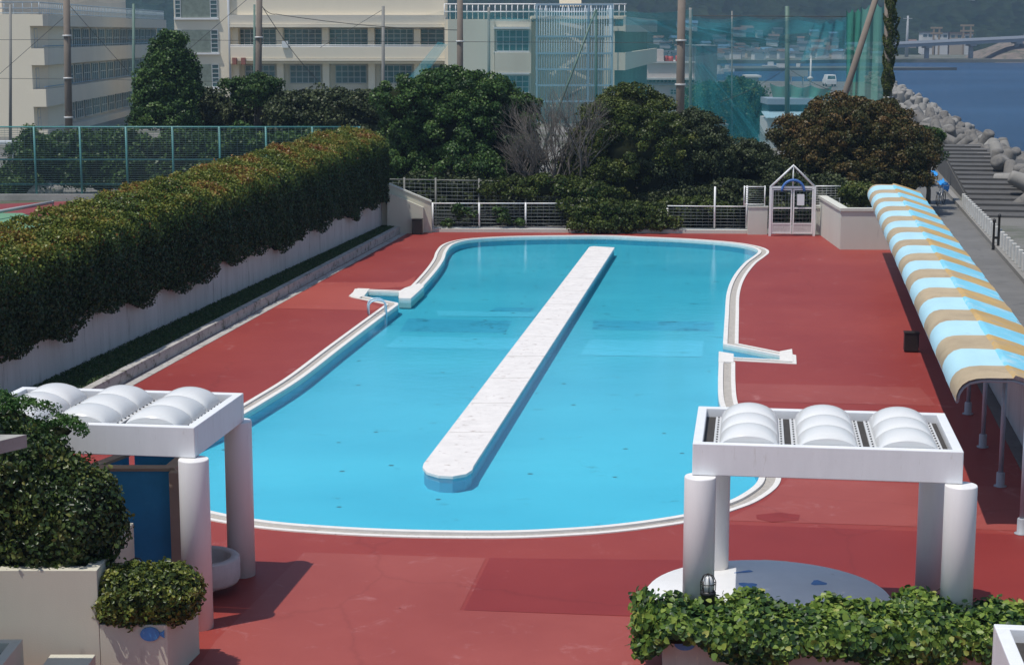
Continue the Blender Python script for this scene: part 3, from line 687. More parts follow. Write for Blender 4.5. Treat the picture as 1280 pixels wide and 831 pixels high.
fence('low_fence','low white pool fence right of the ivy behind the pool',[718,776,834],fy,80.2,[.16,1.0],[1.0],white_thin,6)
fence('mid_fence','taller white wire fence between the low fence and the gate',[834,893,933],80.2,79.9,[.16,1.2],[1.1,2.1,2.15],white_thin,7)
fence('tall_wire_fence','thin tall grey wire fence standing behind the low white fence',[470,506,545,599,657,716],83,81.2,[2.2],[2.3],mat('grey_pole',(.20,.20,.185),.7,.1,2),11)
mb=MB(); a=Vector((X(538,fy,290),fy-.35)); b_=Vector((X(936,79.7,290),79.55)); mb.wall(a,b_,.28,-.01,.16)
tag(mb.build('kerb',cream,origin=(a.x,a.y,0)),'pale concrete kerb under the white fence behind the pool','kerb')
# walls beside the gate
gy=79.2
def rbox(name,label,cat,u0,u1,Y,th,z1,m,cap=None,parts=None):
    xa,xb=X(u0,Y,290),X(u1,Y,290); t=thing(name,label,cat,((xa+xb)/2,Y,0))
    mb=MB(); mb.box(xa,xb,Y,Y+th,-.02,z1); mb.build('wall_body',m,t,world=True)
    mb=MB(); mb.box(xa-.03,xb+.03,Y-.03,Y+th+.03,z1+.002,z1+.06); mb.build('cap',cap or cream,t,world=True); return t
rbox('low_wall','short cream wall left of the white gate','wall',935,959,gy,.25,1.22,cream)
rbox('low_wall','cream wall right of the white gate with wire fence on top','wall',1020,1056,gy,.25,1.18,cream)
# wire fence on the right wall
t=thing('rail_fence','white framed wire fence on the wall right of the gate','fence',(X(1037,gy),gy+.12,1.24))
mb=MB(); xa,xb=X(1021,gy),X(1055,gy)
for z in(1.3,2.18): bar(mb,(xa,gy+.12,z),(xb,gy+.12,z),.03)
for x in(xa,xb): bar(mb,(x,gy+.12,1.24),(x,gy+.12,2.2),.035)
mb.build('frame',white_thin,t,world=True)
mb=MB()
for k in range(1,8): bar(mb,(xa,gy+.12,1.3+k*.11),(xb,gy+.12,1.3+k*.11),.011)
for k in range(1,6): x=xa+(xb-xa)*k/6; bar(mb,(x,gy+.13,1.3),(x,gy+.13,2.18),.007)
mb.build('wire_panel',mat('light_wire',(.5,.5,.48),.5,.05,3),t,world=True)
# fence on left wall
t=thing('rail_fence','white framed wire fence on the short wall left of the gate','fence',(X(946,gy),gy+.12,1.28))
mb=MB(); xa,xb=X(934,gy),X(960,gy)
for z in(1.36,2.15): bar(mb,(xa,gy+.12,z),(xb,gy+.12,z),.025)
for x in(xa,xb): bar(mb,(x,gy+.12,1.29),(x,gy+.12,2.2),.03)
mb.build('frame',white_thin,t,world=True)
mb=MB()
for k in range(1,8): bar(mb,(xa,gy+.12,1.36+k*.1),(xb,gy+.12,1.36+k*.1),.011)
mb.build('wire_panel',wire_m,t,world=True)
# projecting wall
Yp=73.65
t=thing('corner_wall','big cream wall block between the gate and the awning','wall',(X(1078,Yp),Yp,0))
xa=X(1050,Yp,312); xb=16.6; ztp=Z(264,Yp)
mb=MB(); mb.wall((xa,Yp),(xb,Yp-.1),.28,-.02,ztp); mb.wall((xa+.1,Yp+6),(xa,Yp+.285),.28,-.02,ztp); mb.build('wall_body',cream,t,world=True)
mb=MB(); mb.wall((xa-.05,Yp-.05),(xb,Yp-.15),.38,ztp+.002,ztp+.12); mb.wall((xa+.05,Yp+6),(xa-.05,Yp+.335),.38,ztp+.002,ztp+.12); mb.build('cap',cream,t,world=True)
# gate
G=P(990,295); gx0,gx1=X(962,G[1],295),X(1017,G[1],295); gyy=G[1]; gz=Z(233,gyy); gp=Z(207,gyy); xm=(gx0+gx1)/2
t=thing('gate','white metal double gate with a pitched frame over it','gate',(xm,gyy,0))
mb=MB()
for x in(gx0,gx1): mb.box(x-.05,x+.05,gyy-.05,gyy+.05,0,gz)
mb.box(gx0+.051,gx1-.051,gyy-.04,gyy+.04,gz-.09,gz)
mb.tube([(gx0,gyy,gz-.02),(xm,gyy,gp),(gx1,gyy,gz-.02)],.055,6); mb.tube([(xm,gyy,gz),(xm,gyy,gp-.05)],.03,6)
mb.build('frame',white_thin,t,world=True)
for s,(xa,xb) in enumerate(((gx0+.06,xm-.02),(xm+.02,gx1-.06))):
    mb=MB()
    for x in(xa+.03,xb-.03): mb.box(x-.03,x+.03,gyy-.02,gyy+.02,.1,gz-.12)
    for z in(.14,.55,1.25,gz-.15): mb.box(xa+.061,xb-.061,gyy-.018,gyy+.018,z-.03,z+.03)
    lf=mb.build('gate_leaf',white_thin,t,world=True)
    mb=MB(); mb.box(xa+.06,xb-.06,gyy-.006,gyy+.006,.17,.52); mb.build('kick_panel',mat('grey_scratched_panel',(.55,.55,.53),.5,.15,5,col2=(.35,.34,.32),thr=.55),lf,world=True)
    mb=MB()
    for k in range(9): bar(mb,(xa+.05,gyy,.62+k*.17),(xb-.05,gyy,.62+k*.17),.008)
    for k in range(1,6): x=xa+(xb-xa)*k/6; bar(mb,(x,gyy,.55),(x,gyy,gz-.15),.006)
    mb.build('mesh_panel',wire_m,lf,world=True)
mb=MB(); mb.tube([(xm+.5*math.cos(a),gyy-.08,gz-.22+.5*math.sin(a)) for a in np.linspace(0,math.pi,15)],.06,8); mb.build('arch',mat('blue_arch',(.05,.15,.42),.5,.1,4),t,world=True)
mb=MB(); mb.box(xm+.2,xm+.52,gyy-.05,gyy-.03,1.38,1.88)
tag(mb.build('notice_sheet',mat('paper',(.75,.76,.76),.8,.03,3),origin=(xm+.36,gyy-.04,1.38)),'white paper notice fixed on the right gate leaf','notice')

# ================================================================= pergolas
def skylight_strip(x0,x1,y0,y1,zb,n=3):
    """returns flange mb, list of dome mbs"""
    fl=MB(); fl.box(x0,x0+.10,y0,y1,zb,zb+.03); fl.box(x1-.10,x1,y0,y1,zb,zb+.03)
    st=MB()
    ks=13
    for k in range(ks):
        y=y0+(k+.5)*(y1-y0)/ks
        for x in(x0+.045,x1-.045): fl.box(x-.013,x+.013,y-.013,y+.013,zb+.031,zb+.045,1)
    domes=[]; L_=(y1-y0)/n; a=(x1-x0)/2-.085; xc=(x0+x1)/2
    for i in range(n):
        c=y0+(i+.5)*L_; m=MB(); NU,NV=20,12; vs=[]
        for j in range(NV+1):
            for k in range(NU+1):
                u=-1+2*k/NU; v=-1+2*j/NV
                uu=math.sin(u*math.pi/2); vv=v
                h=.30*math.sqrt(max(0,1-uu*uu))*(.66+.34*math.sqrt(max(0,1-vv*vv)))
                vs.append((xc+uu*a,c+vv*(L_/2-.012),zb+.03+h))
        m.add(vs,[(j*(NU+1)+k,j*(NU+1)+k+1,(j+1)*(NU+1)+k+1,(j+1)*(NU+1)+k) for j in range(NV) for k in range(NU)],0,True)
        # end skirts
        for j in(0,NV):
            ring=[vs[j*(NU+1)+k] for k in range(NU+1)]; base=[(p[0],p[1],zb+.03) for p in ring]
            q=ring+base; nn=NU+1
            m.add(q,[(k,k+1,nn+k+1,nn+k) if j else (k+1,k,nn+k,nn+k+1) for k in range(NU)])
        domes.append(m)
    return fl,st,domes
def pergola(loc,label):
    """origin: front-left corner of the roof frame on the ground; x to the right, y away"""
    W,D=3.84,2.62; t=thing('pergola',label,'pergola',loc,-AXA,'white pergolas with domed skylights')
    zb,zt=2.66,3.13
    for x,y in((.12,-.02),(W-.02,-.02),(.30,D-.02),(W-.12,D+.02)):
        mb=MB(); mb.lathe([(.23,0),(.23,2.635),(.222,2.652)],(x,y),32); mb.build('column',white_col,t)
    mb=MB(); th=.14
    mb.box(0,W,0,th,zb,zt); mb.box(0,W,D-th,D,zb,zt); mb.box(0,th,th+.001,D-th-.001,zb,zt); mb.box(W-th,W,th+.001,D-th-.001,zb,zt)
    mb.build('roof_frame',white,t,bevel=.012)
    xs=[.29,1.43,2.57]; w=1.04
    mb=MB(); e_=[th+.003]+[q for x in xs for q in(x+.09,x+w-.09)]+[W-th-.003]
    for a_,c_ in zip(e_[::2],e_[1::2]): mb.box(a_,c_,th+.003,D-th-.003,zb+.25,zb+.33)
    for x in xs: mb.box(x+.0901,x+w-.0901,D-th-.14,D-th-.003,zb+.25,zb+.329); mb.box(x+.0901,x+w-.0901,th+.003,th+.03,zb+.25,zb+.329)
    mb.build('roof_deck',dark_roof,t)
    for x in xs:
        fl,st,dm=skylight_strip(x,x+w,th+.02,D-th-.14,zb+.335)
        fl.build('skylight_base',[mat('skylight_flange',(.55,.56,.56),.5,.06,6),black],t)
        for m_ in dm: m_.build('skylight_dome',dome,t)
    return t
_m=dome; _nt=_m.node_tree; _N=_nt.nodes; _L=_nt.links; _b=_N['Principled BSDF']
_t=_N.new('ShaderNodeBsdfTranslucent'); _t.inputs[0].default_value=(.9,.92,.9,1); _x=_N.new('ShaderNodeMixShader'); _x.inputs[0].default_value=.24
_L.new(_b.outputs[0],_x.inputs[1]); _L.new(_t.outputs[0],_x.inputs[2]); _L.new(_x.outputs[0],_N['Material Output'].inputs['Surface'])
CR=pergola((2.62,24.90,0),'white four-column pergola with domed skylights over the round platform')
cl_=pergola((-8.60,26.46,0),'white four-column pergola with domed skylights beside the blue shower walls')
pc=P(1242,779,3.13); o=Vector((pc[0],pc[1],0))-AX*2.62
pergola((o.x,o.y,0),'white pergola whose roof corner shows at the bottom right edge')

# round platform
t=thing('round_platform','low round white platform with blue fish-shaped spots under the right pergola','platform',(3.93,25.95,0))
mb=MB(); mb.lathe([(1.70,.30),(1.86,.30),(1.885,.33),(1.885,.46),(1.86,.49),(0.001,.492)],(0,0),64); mb.build('table_top',mat('platform_white',(.74,.74,.73),.5,.07,1.5,.05,20,col2=(.45,.43,.40),thr=.66),t)
mb=MB(); mb.lathe([(1.5,0),(1.5,.30),(1.69,.299)],(0,0),48); mb.build('base',mat('dark_base',(.06,.05,.05),.8,.2,4),t)
mb=MB()
for i,(u,v) in enumerate(((935,731),(1023,728),(1051,749),(931,714),(858,742),(880,760))):
    p=P(u,v,.495); c=(p[0]-3.93,p[1]-25.95); k=[1,.9,1,1.2,.8,.9][i]; ly=[.20,.17,.14,.06,.1,.12][i]
    if math.hypot(*c)>1.75: continue
    a=random.uniform(-.4,.4); pts=[]
    for q in range(12):
        th_=2*math.pi*q/12; r=1+.25*math.cos(3*th_+i); x,y=.13*k*r*math.cos(th_),ly*.7*r*math.sin(th_); pts.append((c[0]+x*math.cos(a)-y*math.sin(a),c[1]+x*math.sin(a)+y*math.cos(a)))
    mb.prism(pts,.493,.497)
mb.build('blue_spot',mat('blue_tile_spot',(.05,.19,.47),.4,.15,10),t)

# bollard lamps
def lamp(loc,label):
    t=thing('bollard_lamp',label,'lamp',loc,0,'caged bollard lamps')
    mb=MB(); mb.lathe([(.10,-.9),(.10,.20),(.115,.21),(.115,.25),(.10,.27),(.001,.27)],(0,0),16); mb.build('post',black,t)
    mb=MB(); mb.lathe([(.075,.27),(.08,.36),(.075,.43),(.05,.485),(.001,.50)],(0,0),16); mb.build('globe',mat('frosted_globe',(.75,.77,.76),.15,.02,3,spec=.8),t)
    mb=MB()
    for k in range(8):
        a=math.pi*k/4; mb.tube([(.105*math.cos(a),.105*math.sin(a),.27),(.11*math.cos(a),.11*math.sin(a),.40),(.075*math.cos(a),.075*math.sin(a),.49),(.001,.001,.525)],.007,5)
    mb.tube([(.11*math.cos(a),.11*math.sin(a),.38) for a in np.linspace(0,2*math.pi,17)],.007,5,cap=False); mb.build('cage',black,t); return t
p=PY(885.5,716,24.35); lamp((p[0],24.35,p[2]-.53),'black caged bollard lamp rising from the ivy in front of the right pergola')
p=PY(170,696,24.4); lamp((p[0],24.4,p[2]-.53),'black caged bollard lamp behind the round clipped bush')
p=PY(149,699,24.7); lamp((p[0],24.7,p[2]-.53),'black caged bollard lamp half hidden by the big bush') if False else None

# ---- ivy planter, bottom right
iv_m=leafmat('ivy_leaves',[(0,(.012,.035,.012)),(.35,(.03,.075,.018)),(.6,(.12,.20,.03)),(.85,(.25,.33,.06)),(1,(.36,.38,.10))],rough=.42,trans=.22,spec=.3)
Mx=Matrix.Translation((2.12,23.62,0))@Matrix.Rotation(-AXA*.55,4,'Z')
t=thing('planter_box','long concrete planter with a blue tile, in front of the right pergola','planter',(2.12,23.62,0),-AXA*.55)
mb=MB(); mb.box(0,8.5,0,.12,0,.70); mb.box(0,8.5,1.1,1.22,0,.70); mb.box(0,.12,.1205,1.0995,0,.70); mb.box(8.38,8.5,.1205,1.0995,0,.70); mb.build('box',mat('planter_concrete',(.46,.46,.40),.85,.1,3,.2,40,col2=(.66,.62,.48),thr=.57,stretch=(2.5,2.5,.7)),t)
mb=MB(); mb.box(.121,8.379,.121,1.099,0,.64); mb.build('soil',mat('soil',(.03,.022,.015),1,.3,8),t)
mb=MB(); e=[(.30+.145*math.cos(a)*(1 if math.cos(a)<0 else 1.05),.565+.10*math.sin(a)) for a in np.linspace(0,2*math.pi,24,endpoint=False)]
mb.add([(x,-.012,z) for x,z in e]+[(x,-.001,z) for x,z in e],[tuple(range(24)),tuple(range(47,23,-1))]+[(i,24+i,24+(i+1)%24,(i+1)%24) for i in range(24)])
mb.build('blue_tile',mat('blue_glazed_tile',(.05,.23,.50),.25,.15,8,col2=(.25,.45,.65),thr=.6),t)
# ivy mass
def ivy_pts(n):
    x=RNG.uniform(-.38,8.6,n); f=RNG.random(n); pos=np.zeros((n,3)); nr=np.zeros((n,3)); x=np.maximum(x,-.30)
    top=.93+.07*np.sin(x*2.1)+.05*np.sin(x*5.3+1)+.03*np.sin(x*11)+np.interp(x,[-.4,0,.3,.75,1.1,3,8],[-.44,-.25,-.22,-.22,-.15,-.13,-.08])+.06
    low=.60+.10*np.sin(x*3.3+.7)+.07*np.sin(x*7.7)+np.interp(x,[-.4,.05,.55,.95,2.1,3],[-.04,.16,.16,-.18,-.06,-.14])
    fr=f<.52; tp=(f>=.52)&(f<.92); h=RNG.random(n); lump=.07*np.sin(x*6+h*5)+.05*np.sin(x*14)
    z=low+(top-low)*h; y=-.22-.12*np.sin(h*math.pi)+lump
    y=np.where(h>.8,y+(h-.8)**2*4,y)
    y2=RNG.uniform(-.2,1.35,n); z2=top+.05*np.sin(y2*7+x*5)-.5*np.clip(y2-1.1,0,1)-.4*np.clip(-.05-y2,0,1)
    pos[:,0]=x; pos[:,1]=np.where(fr,y,y2); pos[:,2]=np.where(fr,z,z2)
    nr[:,1]=np.where(fr,-1,-.15); nr[:,2]=np.where(fr,.45,1)
    en=f>=.92; pos[en,0]=-.26+RNG.normal(0,.06,n)[en]; pos[en,1]=RNG.uniform(-.2,1.2,n)[en]; pos[en,2]=(.55+(.9-.55)*h)[en]; nr[en]=[-1,-.5,.4]
    pos+=RNG.normal(0,.045,(n,3)); return pos,nr
pos,nr=ivy_pts(30000); pat=np.array([MN.fractal(Vector((a*1.3,b_*1.3,c*1.3)),1,2,3) for a,b_,c in pos])
tint=np.clip(.50+.35*pat+RNG.normal(0,.2,len(pos)),0,1)
Rm=np.array(Mx.to_3x3()); wp=pos@Rm.T+np.array(Mx.translation); wn=nr@Rm.T
cv=[Mx@Vector(v) for v in [(x,y,z) for z in(.60,.74) for x,y in((-.12,-.12),(8.4,-.12),(8.4,1.2),(-.12,1.2))]]
iv=leaf_mesh('ivy',wp,wn,.092,tint,iv_m,origin=(4,23.9,.6),core=([tuple(v) for v in cv],[(3,2,1,0),(4,5,6,7),(0,1,5,4),(1,2,6,5),(2,3,7,6),(3,0,4,7)]),kind6=True,aspect=.42,jit=.5,fold=.1)
tag(iv,'bright green ivy spilling over the long planter at the bottom right','ivy')

# ---- left planters and bushes
bl=leafmat('bush_leaves',[(0,(.014,.028,.008)),(.4,(.030,.058,.014)),(.75,(.085,.12,.026)),(1,(.19,.19,.055))],rough=.32,trans=.15,spec=.3)
bl2=leafmat('round_bush_leaves',[(0,(.022,.036,.009)),(.35,(.07,.105,.020)),(.7,(.18,.20,.035)),(1,(.30,.28,.08))],rough=.35,trans=.18,spec=.3)
cg=leafmat('fresh_green_sprays',[(0,(.02,.06,.015)),(.6,(.06,.14,.03)),(1,(.12,.21,.05))],trans=.2)
Yq=23.5
t=thing('planter_wall','tall beige planter wall under the big bush at the bottom left','planter wall',(-6.6,Yq,0))
ztw=PY(0,712.5,Yq)[2]; xr=X(121,Yq,712)
mb=MB(); mb.box(-10.5,xr,Yq,Yq+.2,0,ztw); mb.box(xr-.2,xr,Yq+.201,Yq+2.4,0,ztw); mb.build('wall_body',beige,t,world=True,bevel=.008)
mb=MB(); mb.box(-10.5,xr-.201,Yq+.201,Yq+2.4,0,ztw-.1); mb.build('soil',MATS['soil'],t,world=True)
# box planter
x1_=X(209,Yq,780); zt_=PY(160,780,Yq)[2]; 
t=thing('planter_box','low beige planter box with a blue tile under the round bush','planter',(xr,Yq,0))
mb=MB(); q=[(xr+.004,Yq+.002),(x1_,Yq-.02),(x1_+.18+.03,Yq+1.25),(xr+.18,Yq+1.28)]
mb.prism([(a,b_) for a,b_ in q],0,zt_-.003); mb.build('box',beige,t,world=True,bevel=.008)
cx,cz=X(188,Yq,792),PY(188,792,Yq-.03)[2]
mb=MB(); e=[]
for a in np.linspace(0,2*math.pi,24,endpoint=False): e.append((cx+.135*math.cos(a),cz+.10*math.sin(a)))
e+=[]
mb.add([(x,Yq-.045,z) for x,z in e]+[(x,Yq-.012,z) for x,z in e],[tuple(range(24)),tuple(range(47,23,-1))]+[(i,24+i,24+(i+1)%24,(i+1)%24) for i in range(24)])
mb.add([(cx+.11,Yq-.044,cz),(cx+.20,Yq-.044,cz+.055),(cx+.20,Yq-.044,cz-.055),(cx+.11,Yq-.014,cz),(cx+.20,Yq-.014,cz+.055),(cx+.20,Yq-.014,cz-.055)],[(0,2,1),(3,4,5),(1,2,5,4),(0,1,4,3),(2,0,3,5)])
mb.build('blue_tile',MATS['blue_glazed_tile'],t,world=True)
def shrub(name,label,blobs,lm,n,ls,origin,jit=.6,group=None,core=.86,rough=.06,lumps=.07):
    B=np.array(blobs,float); w=B[:,3]*B[:,5]; w/=w.sum(); k=RNG.choice(len(B),n,p=w); d=unit(RNG.normal(0,1,(n,3)))
    lo=np.array([MN.fractal(Vector(q*2.2),1,2,3) for q in d+B[k,:3]*.7])
    pos=B[k,:3]+d*B[k,3:]*(1+lumps*lo[:,None]*1.6+RNG.normal(0,rough,(n,1)))
    ins=np.zeros(n,bool)
    for i in range(len(B)): ins|=((((pos-B[i,:3])/B[i,3:])**2).sum(1)<.72)&(k!=i)
    pos=pos[~ins]; d=d[~ins]; lo=lo[~ins]
    ti=np.clip(.40+.5*lo+RNG.normal(0,.2,len(pos)),0,1)
    cv=[];cf=[]
    for b_ in B:
        v,f=ico(b_[:3],b_[3:]*core,3,.02); o_=len(cv); cv+=v; cf+=[tuple(i+o_ for i in q_) for q_ in f]
    o=leaf_mesh(name,pos,d,ls,ti,lm,origin=origin,core=(cv,cf),kind6=ls<.1,jit=jit,aspect=.36); tag(o,label,'bush',group); return o
def pyb(u,v,Y,rx,ry,rz): p=PY(u,v,Y); return (p[0],p[1],p[2],rx,ry,rz)
shrub('round_bush','clipped round bush growing over the low planter box with the blue tile',[pyb(165,745,Yq+.45,.55,.62,.44),pyb(208,742,Yq+.45,.48,.58,.42),pyb(150,758,Yq+.35,.32,.4,.30)],bl2,11000,.062,(-5.2,Yq+.4,zt_))
shrub('big_bush','big dark glossy bush on the planter wall at the left edge',[pyb(68,648,Yq+1.15,.90,.9,.92),pyb(5,625,Yq+1.2,1.0,1.0,1.12),pyb(105,655,Yq+.9,.56,.75,.72),pyb(35,590,Yq+1.3,.62,.8,.62),pyb(60,680,Yq+.7,.9,.6,.45),pyb(-60,600,Yq+1.2,1.2,1.1,1.15)],bl,42000,.068,(-6.6,Yq+1,ztw),lumps=.12)
pos,e,ti,co=crown([pyb(15,530,Yq+1.9,.75,.6,.38),pyb(-40,525,Yq+2,.9,.6,.5),pyb(70,540,Yq+1.7,.42,.4,.16)],230,.13,40,core=.5,flat=.6)
o=leaf_mesh('leafy_shrub',pos,e,.06,ti,cg,origin=(-7.2,Yq+1.9,2.5),core=co,aspect=.22); tag(o,'bright green feathery shrub on top of the big bush at the left edge','shrub')
# canopy slab at the left edge, low wall at the corner
p=PY(34,559,22.3)
t=thing('canopy_slab','grey slab roof edge sticking in at the left edge before the big bush','canopy',(p[0]-1.5,22.3,0))
mb=MB(); mb.add([(p[0],22.3,p[2]),(p[0]-.9,21.0,p[2]),(p[0]-5,21.0,p[2]),(p[0]-5,22.35,p[2]),(p[0],22.3,p[2]+.17),(p[0]-.9,21.0,p[2]+.17),(p[0]-5,21.0,p[2]+.17),(p[0]-5,22.35,p[2]+.17)],[(0,1,2,3),(7,6,5,4),(0,4,5,1),(1,5,6,2),(3,7,4,0),(2,6,7,3)])
mb.build('roof_slab',concrete,t,world=True)
mb=MB(); mb.tube([(p[0]-1.2,21.9,0),(p[0]-1.2,21.9,p[2]-.01)],.06,10); mb.build('post',steel,t,world=True)
p=PY(28,799,22.9); t=thing('basin_wall','low beige basin wall in the bottom left corner','wall',(p[0]-1,21.8,0))
mb=MB(); mb.box(p[0]-3,p[0],21.5,21.62,0,p[2]); mb.box(p[0]-.14,p[0],21.621,22.78,0,p[2]); mb.box(p[0]-3,p[0],22.781,22.92,0,p[2]); mb.build('wall_body',beige,t,world=True,bevel=.008)
mb=MB(); mb.box(p[0]-3,p[0]-.141,21.621,22.78,0,p[2]-.15); mb.build('basin_floor',mat('dark_water_basin',(.03,.035,.04),.2,.1,3),t,world=True)
mb=MB(); mb.box(xr-.6,xr+.02,Yq-.9,Yq-.35,0,PY(100,822,Yq-.5)[2]); tag(mb.build('low_step',beige,origin=(xr-.3,Yq-.6,0),bevel=.01),'small beige step at the foot of the tall planter wall','step')

# blue shower walls
t=thing('shower_wall','blue painted shower walls with tan caps under the left pergola','shower wall',(-6.1,27.5,0))
bw=[((-7.6,27.42),(-5.48,27.42),.2),((-5.42,27.42),(-5.28,28.9),.16),((-6.75,27.64),(-6.38,28.55),.14),((-6.3,28.6),(-5.42,28.6),.14)]
for i,(a,b_,th_) in enumerate(bw):
    mb=MB(); mb.wall(a,b_,th_,0,2.08 if i<2 else 2.05); mb.build('panel',blue_paint if i!=1 else tan_cap,t,world=True)
    mb=MB(); d=(Vector(b_)-Vector(a)).normalized(); n_2=Vector((-d.y,d.x)); mb.wall(Vector(a)-n_2*.02,Vector(b_)-n_2*.02,th_+.04,2.083-.03*(i>1),2.13-.03*(i>1)+.002*i); mb.build('cap',tan_cap,t,world=True)
mb=MB(); mb.box(-5.46,-5.27,27.22,27.415,0,2.10); mb.build('end_post',tan_cap,t,world=True)
# foot basin
t=thing('foot_basin','round pinkish concrete foot basin behind the left pergola column','basin',(-5.08,27.72,0))
mb=MB(); mb.lathe([(.50,.14),(.60,.16),(.63,.22),(.63,.56),(.60,.585),(.50,.585),(.48,.56),(.47,.25),(.001,.22)],(0,0),40); mb.build('bowl',basin_m,t)
mb=MB(); mb.lathe([(.22,0),(.20,.16)],(0,0),20); mb.build('foot',basin_m,t)

# ================================================================= awning
AW0=Vector((8.01,31.09,0)); n_bay=12; bay=3.45; AL=41.4
tan=mat('tan_awning_cloth',(.42,.33,.21),.75,.16,.9,.5,3,col2=(.33,.25,.16),thr=.54)
tan_r=mat('orange_worn_awning_cloth',(.50,.33,.12),.75,.2,.8,.5,3,col2=(.40,.31,.20),thr=.5)
lbl=mat('pale_blue_awning_cloth',(.40,.64,.72),.7,.08,.8,.5,3,col2=(.30,.42,.46),thr=.66)
lbl_r=mat('bright_blue_awning_cloth',(.20,.56,.72),.7,.14,.7,.5,3,col2=(.40,.62,.70),thr=.52)
prof=[(0,2.45),(.0,2.55),(.035,2.66),(.10,2.76),(.20,2.84),(.34,2.885),(.55,2.90),(.98,2.90),(1.02,2.95),(1.10,2.93),(1.6,2.78),(2.12,2.60)]
def aw(s,l,z): q=AW0+AW*s+AWL*l; return (q.x,q.y,z)
mb=MB(); edges=[0]; first=1.05
s=0;stripe=[]; s0=0; s1=1.35; c=0
while s0<AL:
    stripe.append((s0,min(s1,AL),c)); s0=s1; s1=s0+bay/2; c=1-c
ss_=[];cc_=[]
for (a,b_,c) in stripe:
    for sub in range(4): ss_.append(a+(b_-a)*sub/4); cc_.append(c)
ss_.append(AL)
vs=[]
for s_ in ss_:
    for k,(l,z) in enumerate(prof): vs.append(aw(s_-(.16 if (k>=8 and .01<s_<AL-.01) else 0),l,z-.035*abs(math.sin(math.pi*(s_-.12)/bay))+.008*math.sin(s_*5.1+k)))
npf=len(prof)
for i in range(len(ss_)-1):
    for k in range(npf-1):
        mb.f.append((i*npf+k,i*npf+k+1,(i+1)*npf+k+1,(i+1)*npf+k)); mb.mi.append((0 if k<7 else 1)+(2 if cc_[i] else 0)); mb.sm.append(True)
mb.v=[tuple(v) for v in vs]
t=thing('awning','long arched awning with blue and tan stripes down the right side','awning',tuple(AW0))
cn=mb.build('canopy',[tan,tan_r,lbl,lbl_r],t,world=True)

npost=13
for i in range(npost):
    s=.12+i*bay if i<12 else AL-.1
    if s>AL: break
    mb=MB(); arch=[aw(s,.03,2.42),aw(s,.05,2.56),aw(s,.12,2.68),aw(s,.24,2.77),aw(s,.45,2.82),aw(s,1.0,2.83),aw(s,2.08,2.54)]
    mb.tube(arch,.035,8); mb.build('arch_bar',steel,t,world=True)
    mb=MB(); b0=Vector(aw(s,1.27,0)); mb.tube([b0+Vector((0,0,.02)),b0+Vector((0,0,2.76))],.048,10); ps=mb.build('post',steel,t,world=True)
    mb=MB(); mb.lathe([(.13,0),(.13,.02),(.085,.03),(.085,.28),(.07,.30)],(b0.x,b0.y),14); mb.build('foot',concrete if False else mat('grey_post_foot',(.32,.34,.37),.6,.1,5),ps,world=True)
mb=MB()
for l,z in((.03,2.42),(2.08,2.55)): mb.tube([aw(.12,l,z),aw(AL-.1,l,z)],.03,8)
mb.build('long_rail',steel,t,world=True)
# wall and gutter behind the awning
t=thing('side_wall','pale panelled wall running behind the awning posts','wall',tuple(aw(20,2.2,0)))
mb=MB(); a=aw(-14,2.15,0); b_=aw(42.3,2.15,0); mb.wall(a,b_,-.16,-.02,1.55); mb.build('wall_body',retain,t,world=True)
mb=MB(); mb.wall(aw(-14,2.10,0),aw(42.3,2.10,0),-.26,1.552,1.62); mb.build('cap',cream,t,world=True)
mb=MB(); mb.wall(aw(-14,1.85,0),aw(42.3,1.85,0),-.29,.002,.012); struct('gutter_strip',mb,concrete_dark)

# ================================================================= promenade, balusters, revetment, tetrapods
mb=MB(); a=[aw(-20,2.32,0)[:2],aw(42,2.32,0)[:2],(17.2,88),(22.0,110),(30,150),(prom_x(150),150),(prom_x(10),10)]
mb.prism(a,-.06,-.012); struct('promenade',mb,asphalt)
bal_m=mat('pale_concrete_baluster',(.60,.59,.55),.85,.15,3,.2,30,col2=(.36,.35,.32),thr=.6)
t=thing('baluster_fence','row of pale concrete balusters along the sea side of the promenade','fence',(prom_x(70),70,0))
mb=MB(); mb.wall((prom_x(30)-.08,30),(prom_x(101)-.38,101),-.3,-.4,.16); mb.build('plinth',rev_l if False else mat('plinth_concrete',(.24,.23,.21),.9,.15,2),t,world=True)
Yb=34; k=0
while Yb<91:
    x=prom_x(Yb)+.07-.4*max(0,(Yb-60)/40)
    mb=MB(); mb.box(x-.08,x+.08,Yb-.09,Yb+.09,.162,.86); mb.build('baluster',bal_m,t,world=True,bevel=.02); Yb+=1.02; k+=1
# black post pair
p=P(1240,312); t=thing('black_marker_posts','pair of thin black posts standing beside the promenade balusters','posts',(prom_x(p[1])-.25,p[1],0))
for dx,h in((-.08,1.15),(.13,1.35)):
    mb=MB(); mb.lathe([(.07,0),(.055,.05),(.05,h),(.075,h+.02),(.075,h+.1),(.02,h+.17)],(dx,0),12); mb.build('post',black,t)
mb=MB(); mb.box(-.12,.18,-.04,.04,.45,.55); mb.build('cross_plate',black,t)
